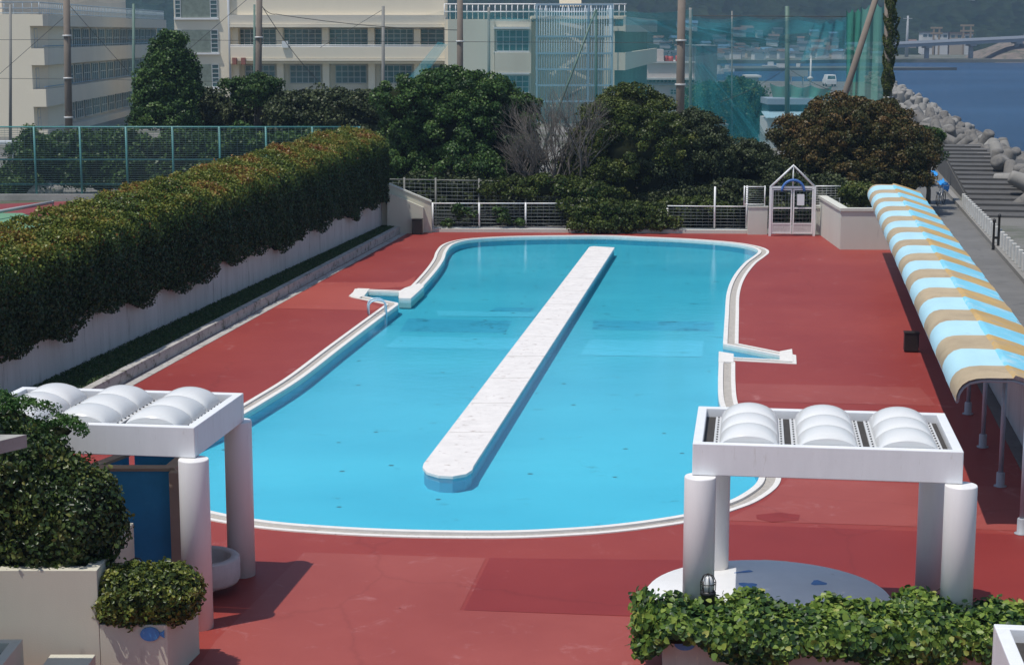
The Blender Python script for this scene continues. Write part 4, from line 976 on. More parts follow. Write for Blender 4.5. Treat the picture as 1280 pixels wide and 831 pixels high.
# revetment: a flat apron beside the balusters, then stepped courses climbing away from the camera
rev=mat('revetment_concrete',(.088,.085,.08),.9,.18,.6,.4,8,col2=(.065,.063,.06),thr=.52)
rev_l=mat('revetment_lit_edge',(.20,.19,.18),.9,.15,1)  # paler concrete, sunlit top edges put into the colour
pd=Vector((.1677,.9858)); pl=Vector((.9858,-.1677)); r0=Vector((prom_x(84),84))
def rp(s_,l): q=r0+pd*s_+pl*l; return (q.x,q.y)
def zr(s_): return -.30 if s_<0 else -.30+.055*s_
mb=MB(); q=[rp(-60,.3),rp(-60,20),rp(1,7),rp(1,.3)]; mb.prism(q,-1.6,-.3); struct('revetment_apron',mb,rev)
mb=MB(); a_=rp(1,.3);b_=rp(1,7);c=rp(34,4.5);d=rp(34,.3)
mb.add([(*a_,-.31),(*b_,-.31),(*c,zr(34)),(*d,zr(34)),(*a_,-1.6),(*b_,-1.6),(*c,-1.6),(*d,-1.6)],[(0,1,2,3),(7,6,5,4),(0,4,5,1),(1,5,6,2),(2,6,7,3),(3,7,4,0)]); struct('revetment_slope',mb,rev)
for i in range(17):
    s_=1.2+1.95*i; e=1.6+.48*(16-i)*.5+1.3
    mb=MB(); mb.prism([rp(s_,.35),rp(s_,e),rp(s_+1.9,e),rp(s_+1.9,.35)],-.6,zr(s_+1.95)+.09); struct('revetment_step',mb,rev)
    mb=MB(); mb.prism([rp(s_+.02,e-1.0),rp(s_+.02,e-.01),rp(s_+.5,e-.01),rp(s_+.5,e-1.0)],zr(s_+1.95)+.091,zr(s_+1.95)+.115); struct('revetment_block_edge',mb,rev_l)  # pale strip paints the lit top edge of the step
rr_=random.Random(5)
for i in range(26):
    s_=rr_.uniform(-26,1); l=rr_.uniform(.8,5.5); w_=rr_.uniform(.5,1.1)
    mb=MB(); mb.prism([rp(s_,l),rp(s_,l+w_),rp(s_+.12,l+w_),rp(s_+.12,l)],-.299,-.27); struct('revetment_block_edge',mb,rev_l)
# tetrapods
def tetrapod_mesh():
    bm=bmesh.new(); s2=math.sqrt(2); ds=[Vector((0,0,1)),Vector((2*s2/3,0,-1/3)),Vector((-s2/3,math.sqrt(2/3),-1/3)),Vector((-s2/3,-math.sqrt(2/3),-1/3))]
    mb=MB()
    for d in ds:
        mb.tube([d*-.15,d*.3,d*1.26,d*1.35,d*1.38],[.45,.45,.33,.29,.18],14,smooth=True)
    me=bpy.data.meshes.new('tetrapod'); me.from_pydata(mb.v,[],mb.f); me.polygons.foreach_set('use_smooth',mb.sm)
    return me
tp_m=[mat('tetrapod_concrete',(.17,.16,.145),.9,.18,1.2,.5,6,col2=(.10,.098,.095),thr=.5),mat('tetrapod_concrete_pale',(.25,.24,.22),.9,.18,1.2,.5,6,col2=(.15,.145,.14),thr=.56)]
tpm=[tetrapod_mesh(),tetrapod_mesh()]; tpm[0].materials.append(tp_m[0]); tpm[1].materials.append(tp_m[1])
cnt=0; placed=[]
for row in range(4):
    Yt=92.0+row*1.1-(3 if row>0 else 0)
    while Yt<330 and cnt<290:
        k=(Yt-88)/240; sc=(1.12 if Yt<175 else 1.05)*random.uniform(.92,1.1)
        offx=3.7+row*1.6+random.uniform(-.35,.35)
        if Yt>125: offx=2.6+row*1.7+random.uniform(-.5,.5)
        zb=[.55,.15,-1.0,-2.4][row]+random.uniform(-.3,.3)
        x=prom_x(Yt)+offx
        far=Yt>165 or random.random()<.12
        o=bpy.data.objects.new('tetrapod',tpm[1 if far else 0]); link(o); o.location=(x,Yt,zb); o.scale=(sc,)*3
        o.rotation_euler=(random.uniform(0,6.3),random.uniform(0,6.3),random.uniform(0,6.3))
        tag(o,'pale concrete tetrapod in the far part of the breakwater' if far else 'grey concrete tetrapod piled in the breakwater beside the sea','tetrapod','tetrapods of the breakwater'); cnt+=1
        Yt+=1.9*sc if Yt<175 else 2.9*sc
mb=MB(); mb.prism([(prom_x(84)+6,84),(prom_x(330)+1,330),(prom_x(330)+7,330),(prom_x(84)+10,84)],SEA-1,-.8); struct('rubble_mound',mb,rev)

# bicycle with blue tarp
bp_=P(1178,256); bx_,by_=bp_[0]-.1,bp_[1]
t=thing('bicycle','silver bicycle parked under a blue tarp at the end of the promenade','bicycle',(bx_,by_,0),R(60))
for x in(-.52,.52):
    mb=MB(); mb.tube([(x+.33*math.cos(a),0,.34+.33*math.sin(a)) for a in np.linspace(0,2*math.pi,25)],.022,6,cap=False)
    for k in range(8): a=math.pi*k/8; mb.tube([(x-.32*math.cos(a),0,.34-.32*math.sin(a)),(x+.32*math.cos(a),0,.34+.32*math.sin(a))],.004,4)
    mb.build('wheel',black,t)
mb=MB()
for a,b_ in(((-.52,0,.34),(-.1,0,.34)),((-.52,0,.34),(-.2,0,.82)),((-.1,0,.34),(-.22,0,.92)),((-.1,0,.34),(.38,0,.80)),((-.2,0,.82),(.36,0,.86)),((.52,0,.34),(.34,0,.98))): mb.tube([a,b_],.02,6)
mb.tube([(.34,-.28,1.0),(.36,0,.98),(.34,.28,1.0)],.015,6)
mb.build('frame',mat('silver_frame',(.6,.6,.6),.3,.05,3,metal=.6),t)
mb=MB(); mb.lathe([(.001,.92),(.11,.925),(.12,.95),(.08,.98),(.001,.985)],(-.24,0),12); mb.build('saddle',black,t)
tarp=mat('blue_tarp',(.03,.28,.68),.5,.15,2,.2,12)
def tarp_obj(pts,label,name='tarp'):
    mb=MB(); A,B_,C_,D_=[Vector(p) for p in pts]; n_=8; vs=[]
    for j in range(n_+1):
        for i in range(n_+1):
            p=A.lerp(B_,i/n_).lerp(D_.lerp(C_,i/n_),j/n_); p.z+=.05*math.sin(i*1.9+j)+.04*math.sin(j*2.3); vs.append(p)
    mb.add(vs,[(j*9+i,j*9+i+1,(j+1)*9+i+1,(j+1)*9+i) for j in range(n_) for i in range(n_)],0,True)
    o=mb.build(name,tarp,origin=tuple(A)); s_=o.modifiers.new('t','SOLIDIFY'); s_.thickness=.02; tag(o,label,'tarp')
Yt=by_+1.5
tarp_obj([PY(1171,228,Yt+1.5),PY(1179,224,Yt+1.5),PY(1187,232,Yt-.3),PY(1185,241,Yt-.5)],'bright blue tarp stretched over the parked bicycle')
tarp_obj([PY(1163,214,Yt+6),PY(1168,212,Yt+6),PY(1173,219,Yt+4),PY(1167,221,Yt+4)],'small bright blue tarp half hidden by the reddish tree')

# ================================================================= trees
dg=leafmat('dark_evergreen_leaves',[(0,(.015,.036,.010)),(.45,(.040,.085,.020)),(.8,(.080,.145,.032)),(1,(.13,.18,.05))],rough=.45,trans=.15)
dg2=leafmat('dull_evergreen_leaves',[(0,(.018,.026,.011)),(.5,(.044,.060,.023)),(.85,(.080,.100,.038)),(1,(.12,.13,.055))],rough=.5,trans=.12)
ol=leafmat('olive_leaves',[(0,(.022,.036,.008)),(.5,(.060,.085,.016)),(.85,(.11,.13,.026)),(1,(.17,.16,.045))],rough=.45,trans=.15)
rd=leafmat('reddish_leaves',[(0,(.020,.026,.008)),(.35,(.050,.056,.015)),(.6,(.095,.068,.020)),(.85,(.15,.082,.026)),(1,(.18,.10,.035))],rough=.45,trans=.15)
midg=leafmat('mid_green_leaves',[(0,(.02,.045,.012)),(.5,(.045,.095,.022)),(1,(.10,.15,.04))],rough=.45,trans=.2)
def gb(u,Y): return (X(u,Y,250),Y,-.03)
def B(u,v,Y,w,h,d=None):
    """blob: pixel centre, pixel half-width/half-height at depth Y"""
    p=PY(u,v,Y); s=Y/F; return (p[0],Y,p[2],w*s,(d if d else w*s*.9),h*s)
# broad dark tree behind the fence
tree('broadleaf_tree','broad dark green evergreen tree behind the low white fence',gb(570,88),[B(565,165,88,68,48),B(520,160,88,46,48),B(625,165,88,42,48),B(560,125,88,52,34),B(600,130,88,44,34),B(505,130,87,34,30),B(575,215,86,60,32),B(520,205,88,50,38),B(640,200,89,34,42),B(650,150,90,26,30)],dg,900,.42,85,.17,trunk_r=.3,core=.68)
# big rounded pair right of the middle
tree('broadleaf_tree','tall olive green rounded tree behind the right half of the far pool edge',gb(770,86),[B(775,175,86,56,58),B(788,142,86,40,34),B(800,190,85.2,70,56),B(725,225,85.5,34,40),B(745,205,86,40,52),B(760,235,85,60,40),B(820,150,88,26,28)],ol,650,.40,85,.15,trunk_r=.28,core=.74)
tree('broadleaf_tree','dull dark green rounded tree between the olive tree and the gate',gb(850,85),[B(850,195,85.5,60,50),B(868,180,85.5,40,40),B(815,200,85,50,52),B(820,225,85,52,42),B(885,215,86,28,32),B(835,250,85,60,20)],dg2,620,.38,85,.14,trunk_r=.25,core=.76)
tree('small_tree','small dull green tree just left of the white gate',gb(930,87),[B(932,205,87,34,26),B(948,215,87,30,22),B(915,215,87,24,22),B(965,222,88,26,20)],dg2,260,.34,70,.14,trunk_r=.12,lowcut=-.2)
tree('reddish_tree','broad reddish brown tree behind the gate and awning',gb(1075,90),[B(1065,180,90,78,48),B(1030,195,89,52,36),B(1110,195,89,54,42),B(1050,148,90,42,26),B(1095,160,90,42,30),B(1000,175,90,34,26),B(1135,215,88,34,34),B(1075,225,88,62,26),B(1150,185,91,20,20)],rd,1000,.42,80,.16,trunk_r=.3,core=.72,tintf=lambda p,t: np.clip(t*.78+.14*np.clip((p[:,2]-2)/3,0,1),0,1))
tree('small_tree','small green tree showing behind the right end of the reddish tree',gb(1160,94),[B(1160,183,94,20,20),B(1150,200,94,20,18)],dg,130,.34,60,.15,trunk_r=.12)
shrub('low_bush','low yellowish green bush behind the corner wall',[B(1078,243,79,20,13,.7),B(1064,240,79,14,12,.6)],ol,5000,.12,(X(1072,79),79,0),rough=.1)
# ivy tangle over the fence centre
pos,e,ti,co=crown([B(775,272,80,62,18,.5),B(740,255,80.8,40,24,.6),B(690,236,81.5,44,14,.6),B(640,238,82,40,12,.6),B(820,280,79.9,30,9,.35),B(760,284,79.8,46,7,.35),B(860,262,81,50,12,.5)],520,.30,70,core=.6)
o=leaf_mesh('ivy',pos,e,.12,ti*.9,ol,origin=(X(770,80),80,0),core=co); tag(o,'dark ivy tangle covering the middle of the white pool fence','ivy')
# sparse ivy on the left low fence
pos,e,ti,co=crown([B(585,270,80.5,12,9,.2),B(625,272,80.5,9,12,.2),B(560,280,80.5,8,5,.2),B(645,280,80.5,10,5,.2),B(572,262,80.5,6,6,.15)],60,.16,30,core=.1)
o=leaf_mesh('ivy',pos,e,.12,ti,midg,origin=(X(600,80.5),80.5,.3)); tag(o,'thin patches of ivy climbing on the left low white fence','ivy')
# dark ground cover behind the fence
def scrub(name,label,u0,u1,Y,v0,v1,lm,n,ls=.15,d=1.2,cat='shrub',cr=.4,step=34):
    bl_=[]; u=u0
    while u<=u1:
        s_=(v1-v0)/2; bl_.append(B(u,v0+s_+random.uniform(-4,4),Y+random.uniform(-.6,.6),random.uniform(.9,1.3)*step*.75,s_*random.uniform(.85,1.15),d)); u+=step*random.uniform(.7,1)
    pos,e,ti,co=crown(bl_,n,cr,60,core=.8); o=leaf_mesh(name,pos,e,ls,ti,lm,origin=(X((u0+u1)/2,Y),Y,-.03),core=co); tag(o,label,cat); return o
scrub('shrub_bank','dark shrubs filling the gap behind the left low white fence',500,720,84.5,225,292,dg2,420)
scrub('shrub_bank','dark shrubs behind the mid fence left of the gate',850,960,83.5,232,290,dg2,240)
scrub('shrub_bank','dark shrubs behind the gate under the reddish tree',970,1060,85,225,290,dg2,220)
# bare tree
def bare_tree(name,label,u,Y,top_v,spread,seed=3):
    rnd=random.Random(seed); base=Vector((X(u,Y,250),Y,0)); t=thing(name,label,'tree',tuple(base)); mb=MB()
    H_=Z(top_v,Y)
    def grow(p,d,L_,r,lv):
        q=p+d*L_; mid=p.lerp(q,.5)+Vector((rnd.uniform(-.06,.06),rnd.uniform(-.06,.06),rnd.uniform(-.03,.06)))*L_
        mb.tube([p,mid,q],[r,r*.85,r*.68],5 if lv>1 else 8,cap=False)
        if lv>=6: return
        for i in range(rnd.choice([2,3,3]) if lv<5 else 2):
            e=(d+Vector((rnd.uniform(-1,1)*spread,rnd.uniform(-.7,.7)*spread,rnd.uniform(-.15,.55)))).normalized()
            grow(p.lerp(q,rnd.uniform(.6,1)),e,L_*rnd.uniform(.62,.85),r*.6,lv+1)
    for k in range(5): grow(base+Vector((rnd.uniform(-.4,.4),rnd.uniform(-.3,.3),0)),Vector((rnd.uniform(-.45,.45),rnd.uniform(-.2,.2),1)).normalized(),H_*.365,.075,0)
    mb.build('branches',bare_bark,t,world=True); return t
bare_tree('bare_tree','grey leafless tree between the two big green trees behind the pool',702,84.0,124,.62,3)
bare_tree('bare_tree','smaller leafless grey tree at the left side of the olive tree',674,84.6,165,.7,9)
# court side, left
tree('broadleaf_tree','tall pointed dark green tree in front of the school wing',gb(210,104),[B(210,130,104,36,34),B(212,95,104,29,34),B(214,66,104,18,22),B(192,112,103,21,22),B(231,116,104,20,24),B(206,148,103,36,18),B(222,88,104,18,14)],dg,640,.48,70,.2,trunk_r=.25,core=.72)
tree('small_tree','light green young tree with thin stems in front of the school',gb(318,104),[B(320,118,104,26,17),B(292,110,104,12,8),B(335,112,104,16,10),B(322,105,104,12,8)],midg,150,.40,55,.18,trunk_r=.10,core=.35,limbs=9)
scrub('shrub_bank','dull green shrub bank behind the green fence before the school',262,500,107,122,200,dg2,900,.18,1.6,cr=.5)
scrub('shrub_bank','dark rounded shrubs left of the broad dark tree',368,480,102,115,180,dg2,420,.18,1.6,cr=.5)
scrub('shrub_bank','thick shrubs seen through the green court fence',40,430,99,166,250,midg if False else dg,1100,.18,1.2,cr=.45)
scrub('shrub_bank','low flowering shrubs at the left end of the green court fence',-10,45,100,215,250,midg,120,.16,.8,cr=.35,step=20)
# trees behind the nets
tree('broadleaf_tree','wide green tree seen behind the teal nets',gb(915,150),[B(885,135,150,28,28),B(925,135,150,32,32),B(945,150,150,22,24),B(905,160,150,36,26),B(880,165,150,22,18)],midg,480,.75,60,.3,trunk_r=.35,core=.75)

# ================================================================= court and green fence (left)
mb=MB(); q=[P(-40,256,0),P(90,251,0),P(120,300,0),P(-200,330,0)]; mb.poly([(a,b_,-.02) for a,b_,_ in q][::-1]); struct('court_surface',mb,mat('red_court',(.20,.035,.040),.9,.1,1))
mb=MB(); q=[P(-60,266,0),P(28,266,0),P(120,300,0),P(-200,330,0)]; mb.poly([(a,b_,-.014) for a,b_,_ in q][::-1]); struct('court_surface_green',mb,mat('green_court',(.12,.27,.16),.9,.1,1))
YF=96
t=thing('court_fence','tall teal wire fence round the tennis court on the left','fence',(X(200,YF),YF,0))
us=[-13,44,101,158.5,216.5,275,333,391,450]
ztop_=Z(158.5,YF)
for u in us:
    x=X(u,YF,200); mb=MB(); mb.tube([(x,YF,0),(x,YF,ztop_)],.065,8); mb.build('post',teal,t,world=True)
for v in(159,199.5,230.5):
    mb=MB(); z=Z(v,YF); mb.tube([(X(us[0],YF),YF,z),(X(us[-1],YF),YF,z)],.038 if v!=159 else .05,6); mb.build('rail',teal,t,world=True)
mb=MB(); z=.35
while z<ztop_-.05:
    mb.tube([(X(us[0],YF),YF-.05,z),(X(us[-1],YF),YF-.05,z)],.010,4); z+=.10
x=X(us[0],YF)
while x<X(us[-1],YF): mb.tube([(x,YF-.06,.3),(x,YF-.06,ztop_)],.006,4); x+=.35
mb.build('wire_panel',mat('teal_wire',(.05,.10,.105),.5,.05,3),t,world=True)
mb=MB(); mb.wall((X(-40,YF),YF-.3),(X(455,YF),YF-.3),.5,-.02,.32); tag(mb.build('court_kerb',concrete,origin=(X(200,YF),YF,0)),'weathered concrete kerb under the teal court fence','kerb')
a=P(-20,268,.35);b_=P(66,253,.35)
mb=MB(); mb.tube([a,b_],.09,8); mb.tube([(b_[0],b_[1],-.02),(b_[0],b_[1],.45)],.05,8); tag(mb.build('court_rail',mat('grey_rail',(.36,.38,.38),.5,.08,3),origin=tuple(a)),'grey pipe rail along the edge of the tennis court','rail')
# rockery behind fence
mb=MB(); rr,ff=ico((X(50,98),98,.3),(1.0,.5,.55),3,.08); mb.add(rr,ff,0,True); tag(mb.build('boulder',concrete,origin=(X(50,98),98,0)),'pale boulder behind the teal court fence','boulder')
mb=MB(); t=thing('bus_shelter','pale grey shelter roof on posts at the left edge behind the court','shelter',(X(5,112),112,0))
z=Z(178,112); mb.box(X(-60,112),X(33,112),112,114,z-.15,z); mb.build('roof',win_frame,t,world=True)
mb=MB(); mb.tube([(X(11,112),112.3,0),(X(11,112),112.3,z-.16)],.08,8); mb.build('post',win_frame,t,world=True)

# ================================================================= poles, cables, nets
def pole(u0,v0,u1,v1,Y,r,m,label,bands=(),Yb=None,name='utility_pole',zb=0):
    a=PY(u0,v0,Y); b_=PY(u1,v1,Yb or Y); top=Vector(a); bot=Vector(b_)
    d=(bot-top).normalized(); 
    bot=bot+d*((bot.z-zb)/max(.2,-d.z))
    t=thing(name,label,'pole',tuple(bot)); mb=MB(); mb.tube([bot,top],[r*1.15,r*.9],12); mb.build('shaft',m,t,world=True)
    if bands:
        mb=MB()
        for v in bands: z=Z(v,Y); k=(z-bot.z)/(top.z-bot.z); c=bot.lerp(top,k); mb=MB(); mb.tube([c-Vector((0,0,.05)),c+Vector((0,0,.05))],r*1.35,12); mb.build('band',mat('galvanised_band',(.6,.6,.58),.4,.05,3),t,world=True)
    return t
pole(82,-60,86,155,106,.21,pole_m,'thick brown utility pole before the school wing',(45,98,147))
pole(325,-60,323,102,108,.19,pole_m,'thick brown utility pole before the middle of the school',(47,98))
pole(575,-60,575,98,110,.19,pole_m,'thick brown utility pole above the broad dark tree',(52,))
pole(853,-60,850,142,104,.24,pole_m,'thick brown utility pole right of the school stair tower',(51,106))
pole(1104,-30,1055,122,104,.19,pole_m,'leaning brown strut pole in front of the green net')
vp=pole(1110,-60,1110,135,103,.22,pole_m,'tall pole wrapped in climbing ivy at the edge of the nets',(122,))
n_=9000; z=RNG.uniform(Z(165,103),13.5,n_); a=RNG.uniform(0,2*math.pi,n_); w=.26+.05*np.abs(np.sin(z*1.7))+.07*np.sin(z*5.3+a*2); w=np.where((z>Z(118,103)+.2)|(z<Z(124,103)),w,.22)
side=(z<Z(22,103))&(a<1.2)|(z<Z(22,103))&(a>5.6); w=np.where(side&(z>Z(70,103)),w+.18,w)
x=X(1110,103); pos=np.stack([x+w*np.cos(a),103+w*np.sin(a),z],1); nr=np.stack([np.cos(a),np.sin(a),0*a+.3],1)
leaf_mesh('ivy_cover',pos,nr,.12,np.clip(RNG.normal(.5,.25,n_),0,1),ol,vp,tuple(vp.location))
for u,vt,vb,lab,r in((13,6,172,'thin grey net pole at the far left edge',.10),(167,5,100,'thin green net pole before the shaded school balconies',.10),(479,8,110,'thin grey net pole before the school windows',.11),(611,9,95,'thin grey net pole left of the lower school windows',.10),(745,12,140,'thin green net pole before the lattice stair tower',.09),(984,8,158,'green net pole between the harbour and the shed',.16),(863,10,135,'thin grey net pole just right of the thick pole',.11),(915,14,95,'very thin grey pole seen through the nets',.05),(318,6,40,'thin green net pole beside the thick middle pole',.08)):
    pole(u,vt,u,vb,118,r,pole_g if 'green' in lab else mat('grey_pole',(.20,.20,.185),.7,.1,2),lab,name='net_pole')
pole(745,12,708,110,116,.07,pole_g,'thin slanting strut leaning on the net pole before the stair tower',name='net_pole')
def wire(pts,label,r=.014,sag=0):
    P_=[Vector(PY(*p)) for p in pts]; out=[]
    for a,b_ in zip(P_[:-1],P_[1:]):
        for k in range(9): t_=k/8; q=a.lerp(b_,t_); q.z-=sag*4*t_*(1-t_); out.append(q)
    mb=MB(); mb.tube(out,r,4); tag(mb.build('cable',cable,origin=tuple(out[0])),label,'cable')
wire([(-40,50,110),(167,50,110),(479,52,110),(860,54,110)],'long horizontal cable across the school at upper window height')
wire([(-40,98,110),(86,99,110),(323,103,110)],'horizontal cable across the shaded left school wing')
wire([(325,5,108),(345,18,109),(575,38,110)],'black sagging cable between the middle poles',.02,.2)
wire([(325,4,108),(370,70,109),(415,118,110)],'slanting black cable running down to the shrub bank',.02,.1)
wire([(-20,110,106),(82,20,106)],'slanting guy cable left of the thick left pole')
wire([(85,5,106),(160,90,107)],'slanting guy cable right of the thick left pole')
wire([(215,80,110),(320,-10,110)],'slanting guy cable before the glass block stair windows')
wire([(479,12,118),(400,60,117)],'slanting guy cable left of the net pole before the windows')
wire([(1060,120,110),(984,85,117),(900,128,112)],'slanting dark cable crossing the harbour view',.02,.2)
wire([(866,20,117),(1062,21,114)],'white tension cable along the top of the nets',.025)
# nets
nA=netmat('teal_net_thin',(.03,.27,.28),.36); nB=netmat('teal_net',(.02,.24,.29),.32); nC=netmat('green_net_dense',(.03,.27,.19),.72); nD=netmat('teal_net_faint',(.06,.22,.25),.12)
def net(pts,Y0,Y1,label,m,wav=.35,nu=40,nv=10,freq=9):
    """pts: four pixel corners (tl,tr,br,bl)"""
    tl,tr,br_,bl_=[Vector(p) for p in pts]; vs=[]
    for j in range(nv+1):
        for i in range(nu+1):
            s_=i/nu; q=tl.lerp(tr,s_).lerp(bl_.lerp(br_,s_),j/nv); Y=Y0+(Y1-Y0)*s_+wav*.45*math.sin(s_*freq*2.3+j*.15)+wav*.12*math.sin(s_*freq*7)
            p=PY(q.x,q.y,Y); vs.append((p[0],p[1],p[2]-.25*abs(math.sin(s_*math.pi*3))*(1-j/nv)))
    mb=MB(); mb.add(vs,[(j*(nu+1)+i,j*(nu+1)+i+1,(j+1)*(nu+1)+i+1,(j+1)*(nu+1)+i)[::-1] for j in range(nv) for i in range(nu)],0,True)
    o=mb.build('sports_net',m,origin=tuple(PY(bl_.x,bl_.y,Y0))); tag(o,label,'net'); return o
net([(560,10),(866,12),(866,190),(560,130)],117,117,'thin teal net hanging before the school stair tower',nA)
net([(866,20),(1062,20),(1062,180),(866,190)],116,112,'wide teal net hanging before the harbour right of the thick pole',nB,.5)
net([(610,18),(866,22),(866,34),(610,26)],115,115.5,'folded teal net band at roof height of the stair tower',nB,.2)
net([(866,24),(1058,24),(1056,38),(866,52)],114,111,'bunched teal net band along the top cable',nB,.3)
net([(780,20),(900,34),(1000,52),(860,72)],115,113,'sagging teal net fold crossing the thick pole',nB,.3)
net([(868,78),(880,78),(960,176),(908,180)],114,113,'gathered teal net hanging diagonally before the green tree',nB,.2)
net([(866,50),(905,70),(962,178),(866,186)],114.5,113.6,'dense teal net draped before the green tree',nA,.3)
net([(1058,12),(1080,10),(1072,132),(1058,128)],108,107.5,'bright green dense net curtain behind the leaning strut',nC,.25,24,10,6)
net([(1076,8),(1107,4),(1107,150),(1070,150)],107,106.5,'greyish green net curtain beside the ivy pole',netmat('grey_green_net',(.11,.32,.27),.80),.25,24,10,6)
net([(1018,28),(1060,22),(1060,60),(1000,78)],111,109,'teal net swept up to the green curtain',nB,.3)
net([(320,34),(560,12),(560,130),(320,120)],119,119,'faint teal net hanging before the school windows',nD,.3)
net([(498,112),(512,120),(560,56),(548,52)],116,115,'gathered teal net strand slanting up before the school windows',nB,.1)
net([(60,0),(220,0),(220,160),(60,160)],125,125,'faint net hanging before the shaded school balconies',nD,.3)
net([(962,104),(1040,108),(1035,124),(966,122)],138,138,'green net spread over the shed roof',nC,.3,24,8)

# ================================================================= school buildings
def facade_windows(parent,xa,xb,za,zb,Y,nx=4,nz=3,frame=win_frame,glass=win_glass,th=.07):
    mb=MB(); mb.box(xa,xb,Y,Y+.1,za,zb); g=mb.build('window',glass,parent,world=True)
    mb=MB(); 
    for i in range(nx+1): x=xa+(xb-xa)*i/nx; mb.box(x-th/2,x+th/2,Y-.05,Y-.004,za,zb)
    for k in range(nz+1): z=za+(zb-za)*k/nz; mb.box(xa,xb,Y-.048,Y-.006,z-th/2,z+th/2)
    mb.build('frame',frame,g,world=True)
YM=185
sb=thing('school_building','long cream three-storey school block with balconies behind the trees','school building',(X(430,YM),YM,0))
def bx(name,u0,u1,v0,v1,Ya,Yb,m,z0=None,z1=None):
    mb=MB(); mb.box(X(u0,Ya),X(u1,Ya),Ya,Yb,Z(v1,Ya) if z0 is None else z0,Z(v0,Ya) if z1 is None else z1); return mb.build(name,m,sb,world=True)
bx('wall',290,556,-30,150,YM+2.0,YM+12,school,z0=-.03)            # recessed wall plane
bx('stair_tower_wall',220,275+15,-40,150,YM-.2,YM+12,school,z0=-.03)
bx('upper_wall',290.5,556,-30,19,YM,YM+1.98,school)
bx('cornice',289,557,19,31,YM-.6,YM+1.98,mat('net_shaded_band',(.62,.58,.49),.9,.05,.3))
bx('cornice_ledge',289,557,31.2,34.5,YM-.9,YM+1.98,school)
for u in(291,346.5,403.5,460.5,518):
    bx('pier',u,u+8,35,135,YM+.3,YM+1.98,school)
for (u0,u1) in((299,346),(355,403),(412,460),(469,517),(526,555)):
    facade_windows(sb,X(u0,YM+1.9),X(u1,YM+1.9),Z(59,YM+1.9),Z(37,YM+1.9),YM+1.88,6 if u1-u0>40 else 3,4)
    facade_windows(sb,X(u0+8,YM+1.9),X(u1-2,YM+1.9),Z(104,YM+1.9),Z(82,YM+1.9),YM+1.88,5 if u1-u0>40 else 3,3)
bx('balcony_parapet',289,556,59,73,YM-1.2,YM-.95,school); bx('balcony_slab',289,556,73.5,76.5,YM-1.3,YM+1.9,school)
bx('lower_ledge',289,556,77,80,YM-.6,YM+1.95,school)
bx('lower_parapet',355,556,115,118,YM-.5,YM+1.9,school); bx('lower_wall',355,556,118.3,150,YM-.3,YM+1.9,school_shaded)
mb=MB()
for z in(Z(57,YM-1.1),Z(59,YM-1.1)): mb.tube([(X(289,YM-1.1),YM-1.1,z),(X(556,YM-1.1),YM-1.1,z)],.07,6)
mb.build('balcony_rail',white_thin,sb,world=True)
for (v0,v1) in((-6,23.5),(36.5,67),(79.5,110),(122,132)):
    Y=YM-.22; xa,xb=X(222,Y),X(274,Y); za,zb=Z(v1,Y),Z(v0,Y)
    mb=MB(); mb.box(X(229,Y),X(265,Y),Y-.05,Y,za+.1,zb-.1); g=mb.build('glass_block_window',block_glass,sb,world=True)
    facade_windows(sb,xa,X(228.5,Y),za+.1,zb-.1,Y-.05,1,5); facade_windows(sb,X(265.5,Y),xb,za+.1,zb-.1,Y-.05,1,5 if v1-v0>15 else 2)
    mb=MB(); mb.box(xa-.15,xb+.15,Y-.25,Y-.003,za-.12,za+.08); mb.build('sill',white_thin,g,world=True)
# downpipe
mb=MB(); mb.tube([(X(288,YM-.4),YM-.4,0),(X(288,YM-.4),YM-.4,15)],.12,8); mb.build('downpipe',mat('grey_pipe',(.42,.45,.48),.6,.05,3),sb,world=True)
tag(MB().box(X(353.5,YM-1.4),X(361,YM-1.4),YM-1.5,YM-1.25,Z(60,YM-1.4),Z(51.5,YM-1.4)).build('wall_sign',white_thin,origin=(X(357,YM),YM-1.4,Z(60,YM))),'small blank white panel fixed on the school balcony rail','sign')
for i,u in enumerate((291,302)):
    tag(MB().box(X(u,YM-1.8),X(u+5,YM-1.8),YM-1.9,YM-1.32,Z(81,YM-1.8),Z(72.5,YM-1.8)).build('hanging_box',mat('brick_red_box',(.30,.12,.09),.8,.1,2),origin=(X(u,YM),YM-1.8,Z(81,YM))),['left one of two brick red boxes hanging on the school balcony','right one of two brick red boxes hanging on the school balcony'][i],'box')
# right end block
bx('end_block_wall',556,664,24.5,150,YM-2,YM+10,school,z0=-.03)
for v0,v1,nz in((38,64,3),(95,116,3)):
    Y=YM-2.04; facade_windows(sb,X(621,Y),X(661,Y),Z(v1,Y),Z(v0,Y),Y-.1,5,nz)
    bx('window_hood',617,662,v0-4,v0-1.5,Y-.5,Y-.003,white_thin); bx('window_sill',617,662,v1+.5,v1+2,Y-.4,Y-.003,white_thin)
mb=MB(); Y=YM-2.05; c=PY(601,76,Y); mb.tube([(c[0],Y-.15,c[2]),(c[0],Y-.003,c[2])],.32,16); mb.build('vent',black,sb,world=True)
bx('roof_band',560,618,24.8,150,YM-2.35,YM-2.005,school)
bx('projecting_bay',618.5,664,-0+66,92,YM-2.5,YM-2.003,school)
mb=MB(); Yr=YM-1.8
for z in(Z(5.5,Yr),Z(15,Yr)): mb.tube([(X(556,Yr),Yr,z),(X(782,Yr),Yr,z)],.07,6)
u=556
while u<=782: mb.tube([(X(u,Yr),Yr,Z(24,Yr)),(X(u,Yr),Yr,Z(5.5,Yr))],.05,6); u+=7
mb.build('roof_railing',white_thin,sb,world=True)
bx('penthouse',700,726,-6,8,YM+5,YM+9,school); 
bx('link_wall',664.3,768,24,150,YM+1,YM+9,school,z0=-.03); bx('link_roof_band',664,782,20,24,YM-1.9,YM+9,school)
